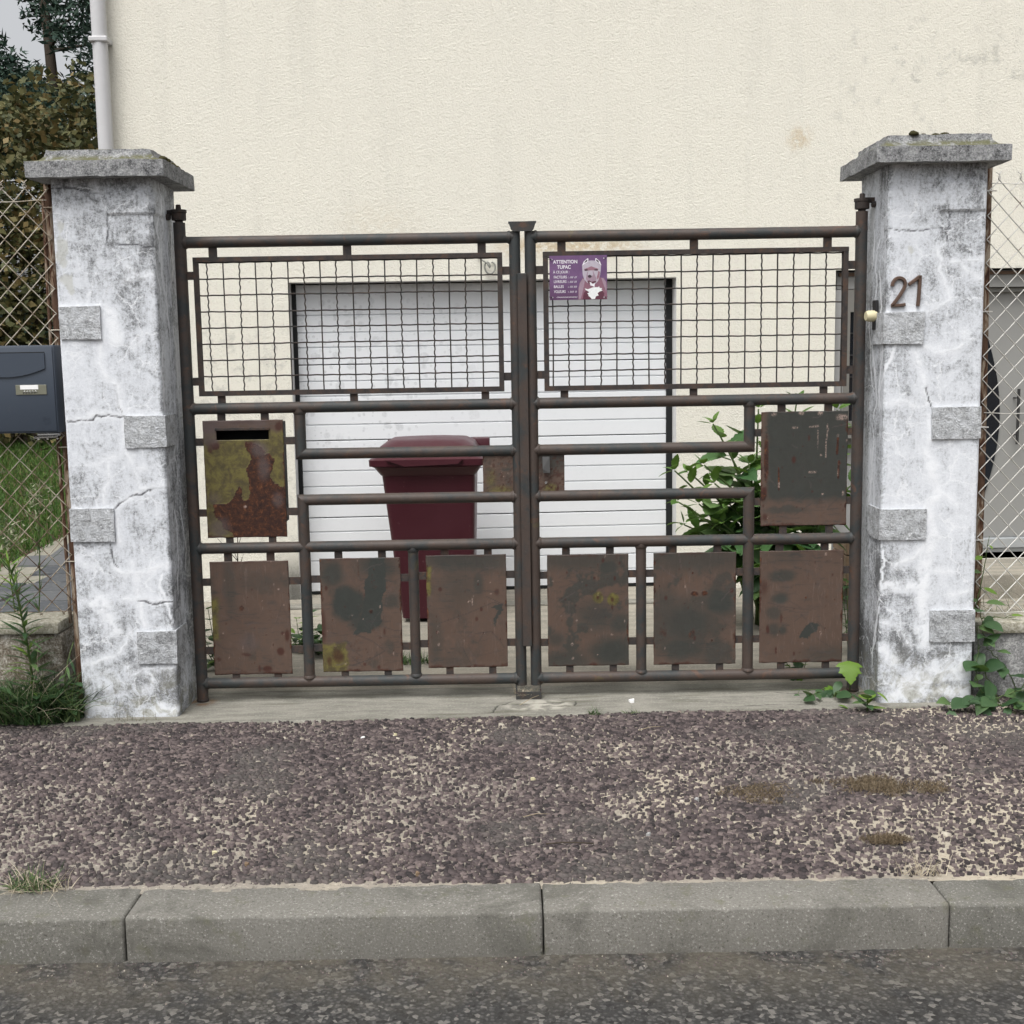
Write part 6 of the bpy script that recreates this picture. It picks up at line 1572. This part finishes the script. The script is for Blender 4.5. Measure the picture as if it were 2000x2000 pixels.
# tufts on the pavement and sill
def tuft(label, cx, cy, rx, ry, n, h, w, mat, seed, lean=.7, z=-.005, cat='grass', nm='grass_tuft', grp='small tufts on the pavement', **k):
    o = grass(nm, n, disc_fx(cx, cy, rx, ry, z, rag=(nm == 'dry_moss')), h, w, mat, None, seed=seed, lean=lean, **k)
    return tag(o, label, cat, grp, 'stuff')
tuft('green and yellow grass tuft growing on the kerb edge at far left', -1.43, 3.45, .07, .03, 110, .055, .005, 'weed_green', 31, 1.0)
tuft('dry straw tuft spilling over the kerb at far left', -1.41, 3.44, .10, .03, 90, .055, .004, 'dry_straw', 32, 1.3)
tuft('wispy straw tuft at the kerb joint on the right', 1.19, 3.44, .08, .02, 34, .07, .003, 'dry_straw', 33, .6)
tuft('dry brown moss patch on the slate chips, nearest the numbered pillar', 1.28, 4.18, .27, .11, 6500, .014, .0035, 'dry_grass', 34, 1.2, z=-.002, nm='dry_moss', cat='moss', grp='dry moss patches', seg=2)
tuft('dry brown moss patch on the slate chips, left of the three', .86, 4.13, .16, .11, 2400, .012, .003, 'dry_grass', 35, 1.2, z=-.002, nm='dry_moss', cat='moss', grp='dry moss patches', seg=2)
tuft('small dark brown moss patch on the slate chips, nearest the kerb', 1.155, 3.70, .09, .04, 1800, .014, .003, 'dry_grass', 36, 1.0, z=-.002, nm='dry_moss', cat='moss', grp='dry moss patches', seg=2)
tuft('tuft of dead grass caught on the gate stop', .045, GY - .02, .055, .02, 46, .05, .0035, 'dry_straw', 37, 1.4, z=.012)
tuft('little green tuft at the sill edge right of the gate stop', .345, 5.108, .03, .01, 36, .035, .004, 'weed_green', 38, .8)
tuft('second little green tuft at the sill edge further right', .50, 5.112, .035, .008, 24, .028, .004, 'weed_green', 39, .8)
tuft('sparse dry stalks at the foot of the left pillar', -1.63, 5.12, .10, .02, 26, .05, .003, 'dead_weed', 40, .8)
for (x, y, L, a) in ((.02, 5.24, .18, .9), (.50, 4.85, .11, .25), (.02, 3.93, .09, .1)):
    d = Vector((math.cos(a), math.sin(a), .06)); p = Vector((x, y, .004))
    s = MB(); s.tube([p, p + d * L * .5 + Vector((0, 0, .006)), p + d * L], [.0016, .0013, .0008], 5)
    tag(s.add('straw', M['stem_dry'], smooth=True), {.18: 'long dry straw lying before the gate stop', .11: 'dry straw lying on the slate chips near the sill', .09: 'short pale straw lying in the middle of the slate chips'}[L], 'straw')
s = MB(); s.tube([(.09 + .05 * k, 3.70 + .004 * math.sin(k * 1.6), .004 + .003 * math.sin(k)) for k in range(0, 4)], .0024, 6)
tag(s.add('twig', M['bark'], smooth=True), 'dark bent twig lying on the slate chips near the kerb', 'twig')
def scrap(name, label, x, y, r, mat, seed, z=.006, cat='litter', th=.006):
    R = random.Random(seed); n = 7
    P = [(x + r * R.uniform(.6, 1.1) * math.cos(2 * pi * k / n), y + r * .7 * R.uniform(.6, 1.1) * math.sin(2 * pi * k / n)) for k in range(n)]
    s = MB(); s.prismz(P, z - .008, z + th)
    V = [Vector(v) + Vector((0, 0, R.uniform(-.002, .003))) for v in s.V]
    return tag(add(name, V, s.F, M[mat]), label, cat)
scrap('paper_scrap', 'white scrap of paper on the sill right of the gate stop', .515, 5.27, .016, 'paper_white', 1)
for i, (x, y, m, lb) in enumerate(((-.62, 4.82, 'reveal_white', 'white stone on the slate chips before the left gate leaf'), (-.49, 4.86, 'cream_plastic', 'cream stone on the slate chips before the left gate leaf'), (.06, 4.30, 'cream_plastic', 'cream stone in the middle of the slate chips'), (-.95, 3.68, 'cream_plastic', 'pale oblong stone near the left kerb joint'), (-.83, 3.59, 'wood', 'orange brown chip near the left kerb stones'), (-.30, 3.50, 'wood', 'orange brown chip beside the kerb in the middle'), (.62, 4.07, 'frame_light', 'whitish flat stone in the chips, right of the middle'), (.42, 3.77, 'frame_light', 'white flat scrap on the chips near the kerb'))):
    scrap('loose_stone', lb, x, y, .009 if i != 8 else .013, m, 20 + i, .002, 'stone', .003)

# growth behind the gate and beyond the fences
def bush(name, label, x, y, h, n, seed, sz, lists):
    root = thing(name, (x, y, 0), label, 'weed'); R = random.Random(seed)
    for k in range(n):
        a = R.uniform(0, 2 * pi); P = curve_pts((x, y, -.01), (x + R.uniform(.03, .13) * math.cos(a), y + .1 * math.sin(a), h * R.uniform(.4, 1)), (0, 0, 0), 6); stem_obj(P, .003, .0015, root, seg=5)
        for i in range(1, 7):
            b = R.uniform(0, 2 * pi); place('leaf', R.choice(lists), P[i], root, orient((math.cos(b), math.sin(b), R.uniform(-.1, .7)), (0, 0, 1)), sz * R.uniform(.6, 1.3))
    return root
bush('weed_bush', 'leafy green weed behind the bottom left corner of the gate', -1.475, 5.98, .34, 7, 4, .07, heart[:1] + ovate + brt[:1])
bush('weed_bush', 'leafy weed behind the gate left of the bin, in the gap beside the first panel', -1.13, 6.35, .18, 6, 5, .075, ovate + brt)
bush('weed_bush', 'low weed behind the gate between the first and second panel', -1.02, 6.25, .15, 5, 6, .08, ovate)
bush('weed_bush', 'green weed behind the right hinge post', 1.70, 6.1, .48, 8, 7, .06, nar + ovate)
bush('weed_bush', 'low yellow green weed behind the bottom of the right gate leaf', 1.34, 5.62, .10, 5, 8, .06, brt + ovate)
tk = thing('thin_stalk', (-1.43, 6.2, 0), 'thin branching dry stalk behind the left hinge post', 'weed')
P = curve_pts((-1.50, 6.2, 0), (-1.40, 6.2, .72), (.03, 0, 0)); stem_obj(P, .004, .002, tk, 'bark')
for k in range(12):
    i = 3 + k % 7; e = P[i] + Vector((RS.uniform(-.09, .09), RS.uniform(-.05, .05), RS.uniform(.06, .14))); stem_obj([P[i], P[i].lerp(e, .5), e], .0018, .001, tk, 'bark', 'twig', 4)
tuft('green grass patch growing in the driveway behind the second gate panel', -.50, 6.05, .16, .05, 240, .05, .006, 'weed_green', 41, .8, z=-.006)
dg = grass('dead_weeds', 420, lambda R, n: (R.uniform(2.1, 3.4, n), R.uniform(5.58, 5.95, n), np.zeros(n)), .42, .0055, 'dead_weed', None, seed=42, lean=.5, curl=.6, seg=4)
tag(dg, 'tangle of dead weeds behind the right low wall', 'weeds', kind='stuff')

# wooden trough by the entrance
wt = thing('wooden_trough', (2.06, 7.05, 0), 'small wooden plank trough near the entrance, behind the right hinge post', 'planter')
for i, z in enumerate((.20, .29, .38)):
    s = MB(); s.box(1.96, 2.5, 7.05, 7.07, z - .042, z + .042, .003); s.add('plank', M['wood'], wt)
    s = MB(); s.box(1.94, 1.959, 7.05, 7.35, z - .042, z + .042, .003); s.add('plank', M['wood'], wt)
s = MB(); s.box(1.965, 2.5, 7.075, 7.35, .16, .40); s.add('soil', M['earth'], wt)
for x in (1.97, 2.45):
    s = MB(); s.box(x, x + .04, 7.08, 7.12, -.01, .16); s.add('leg', M['wood'], wt)

# hedge and trees at the back of the garden
def leaf_cloud(n, pos, size, seed, squash=1.0):
    R = np.random.RandomState(seed); P = pos(R, n); n = len(P)
    a = R.normal(0, 1, (n, 3)); a[:, 2] *= .7; a /= np.linalg.norm(a, axis=1)[:, None]
    b = R.normal(0, 1, (n, 3)); b -= a * (a * b).sum(1)[:, None]; b /= np.linalg.norm(b, axis=1)[:, None]
    c = np.cross(a, b); s = (size * R.uniform(.6, 1.3, n))[:, None]
    V = np.stack([P - a * s * .5, P + b * s * .34 * squash + c * s * .08 - a * s * .05, P + a * s * .55, P - b * s * .34 * squash + c * s * .08 - a * s * .05], 1)
    F = np.arange(n * 4).reshape(n, 4)
    return V.reshape(-1, 3), F, R.rand(n)
def clumps(R, n, centers, rad):
    i = R.randint(0, len(centers), n); d = R.normal(0, 1, (n, 3)); d /= np.linalg.norm(d, axis=1)[:, None]
    return np.array(centers)[i] + d * (np.array(rad)[i] * R.uniform(.55, 1.05, n))[:, None]
RH = np.random.RandomState(8)
hedge = thing('hedge', (-5.2, 14.6, .5), 'tall olive and brown leaved hedge at the back of the garden', 'hedge')
cs = [(RH.uniform(-8.6, -4.15), RH.uniform(14.0, 15.3), z) for z in np.linspace(.6, 4.4, 24) for _ in range(9)]
cs = [(min(x, -4.75 - .0 * z) if z > 3.5 else x, y, z) for x, y, z in cs]
rd = [RH.uniform(.28, .55) for _ in cs]
V, F, r = leaf_cloud(36000, lambda R, n: clumps(R, n, cs, rd), .095, 5)
r = np.clip(r * .75 + .30 * (fbm(V[::4, 0] * 1.3, V[::4, 2] * 1.3, 3, 6) - .2), 0, 1)
tag(add('foliage', V, F, M['hedge_leaf'], hedge, attrs={'rnd': ('FACE', r)}), kind='stuff')
for k in range(16):
    x = -8.2 + k * .26; P = curve_pts((x, 14.7, .45), (x + RS.uniform(-.3, .3), 14.6, 3.6 + RS.uniform(-.5, .6)), (RS.uniform(-.1, .1), 0, 0)); stem_obj(P, .035, .01, hedge, 'bark', 'branch', 6)
def tree(label, x, y, h, cr, seed, n, mat, size, z0, trunk_r):
    root = thing('garden_tree', (x, y, .8), label, 'tree', 'trees behind the hedge'); R = random.Random(seed); Rn = np.random.RandomState(seed)
    P = curve_pts((x, y, .7), (x + R.uniform(-.3, .3), y, h), (.15, 0, 0), 12); stem_obj(P, trunk_r, .03, root, 'bark', 'trunk', 9)
    cs = []; rd = []
    for k in range(30):
        t = R.uniform(z0, 1.0); c = P[int(t * 12)]; a = R.uniform(0, 2 * pi); rr = cr * (1.15 - .6 * t) * R.uniform(.4, 1)
        e = c + Vector((math.cos(a) * rr, math.sin(a) * rr, R.uniform(-.2, .5))); cs.append(tuple(e)); rd.append(R.uniform(.35, .7))
        stem_obj([c, c.lerp(e, .5) + Vector((0, 0, .1)), e], .03, .008, root, 'bark', 'limb', 5)
    V, F, r = leaf_cloud(n, lambda Q, m: clumps(Q, m, cs, rd), size, seed, .45)
    tag(add('crown', V, F, M[mat], root, attrs={'rnd': ('FACE', r)}), kind='stuff')
tree('dark bluish conifer like tree rising behind the hedge beside the house', -6.6, 18.5, 8.6, 1.7, 3, 26000, 'conifer', .13, .15, .16)
tree('second dark tree behind the hedge, further left', -10.0, 19.5, 9.2, 2.2, 4, 22000, 'conifer', .14, .15, .18)
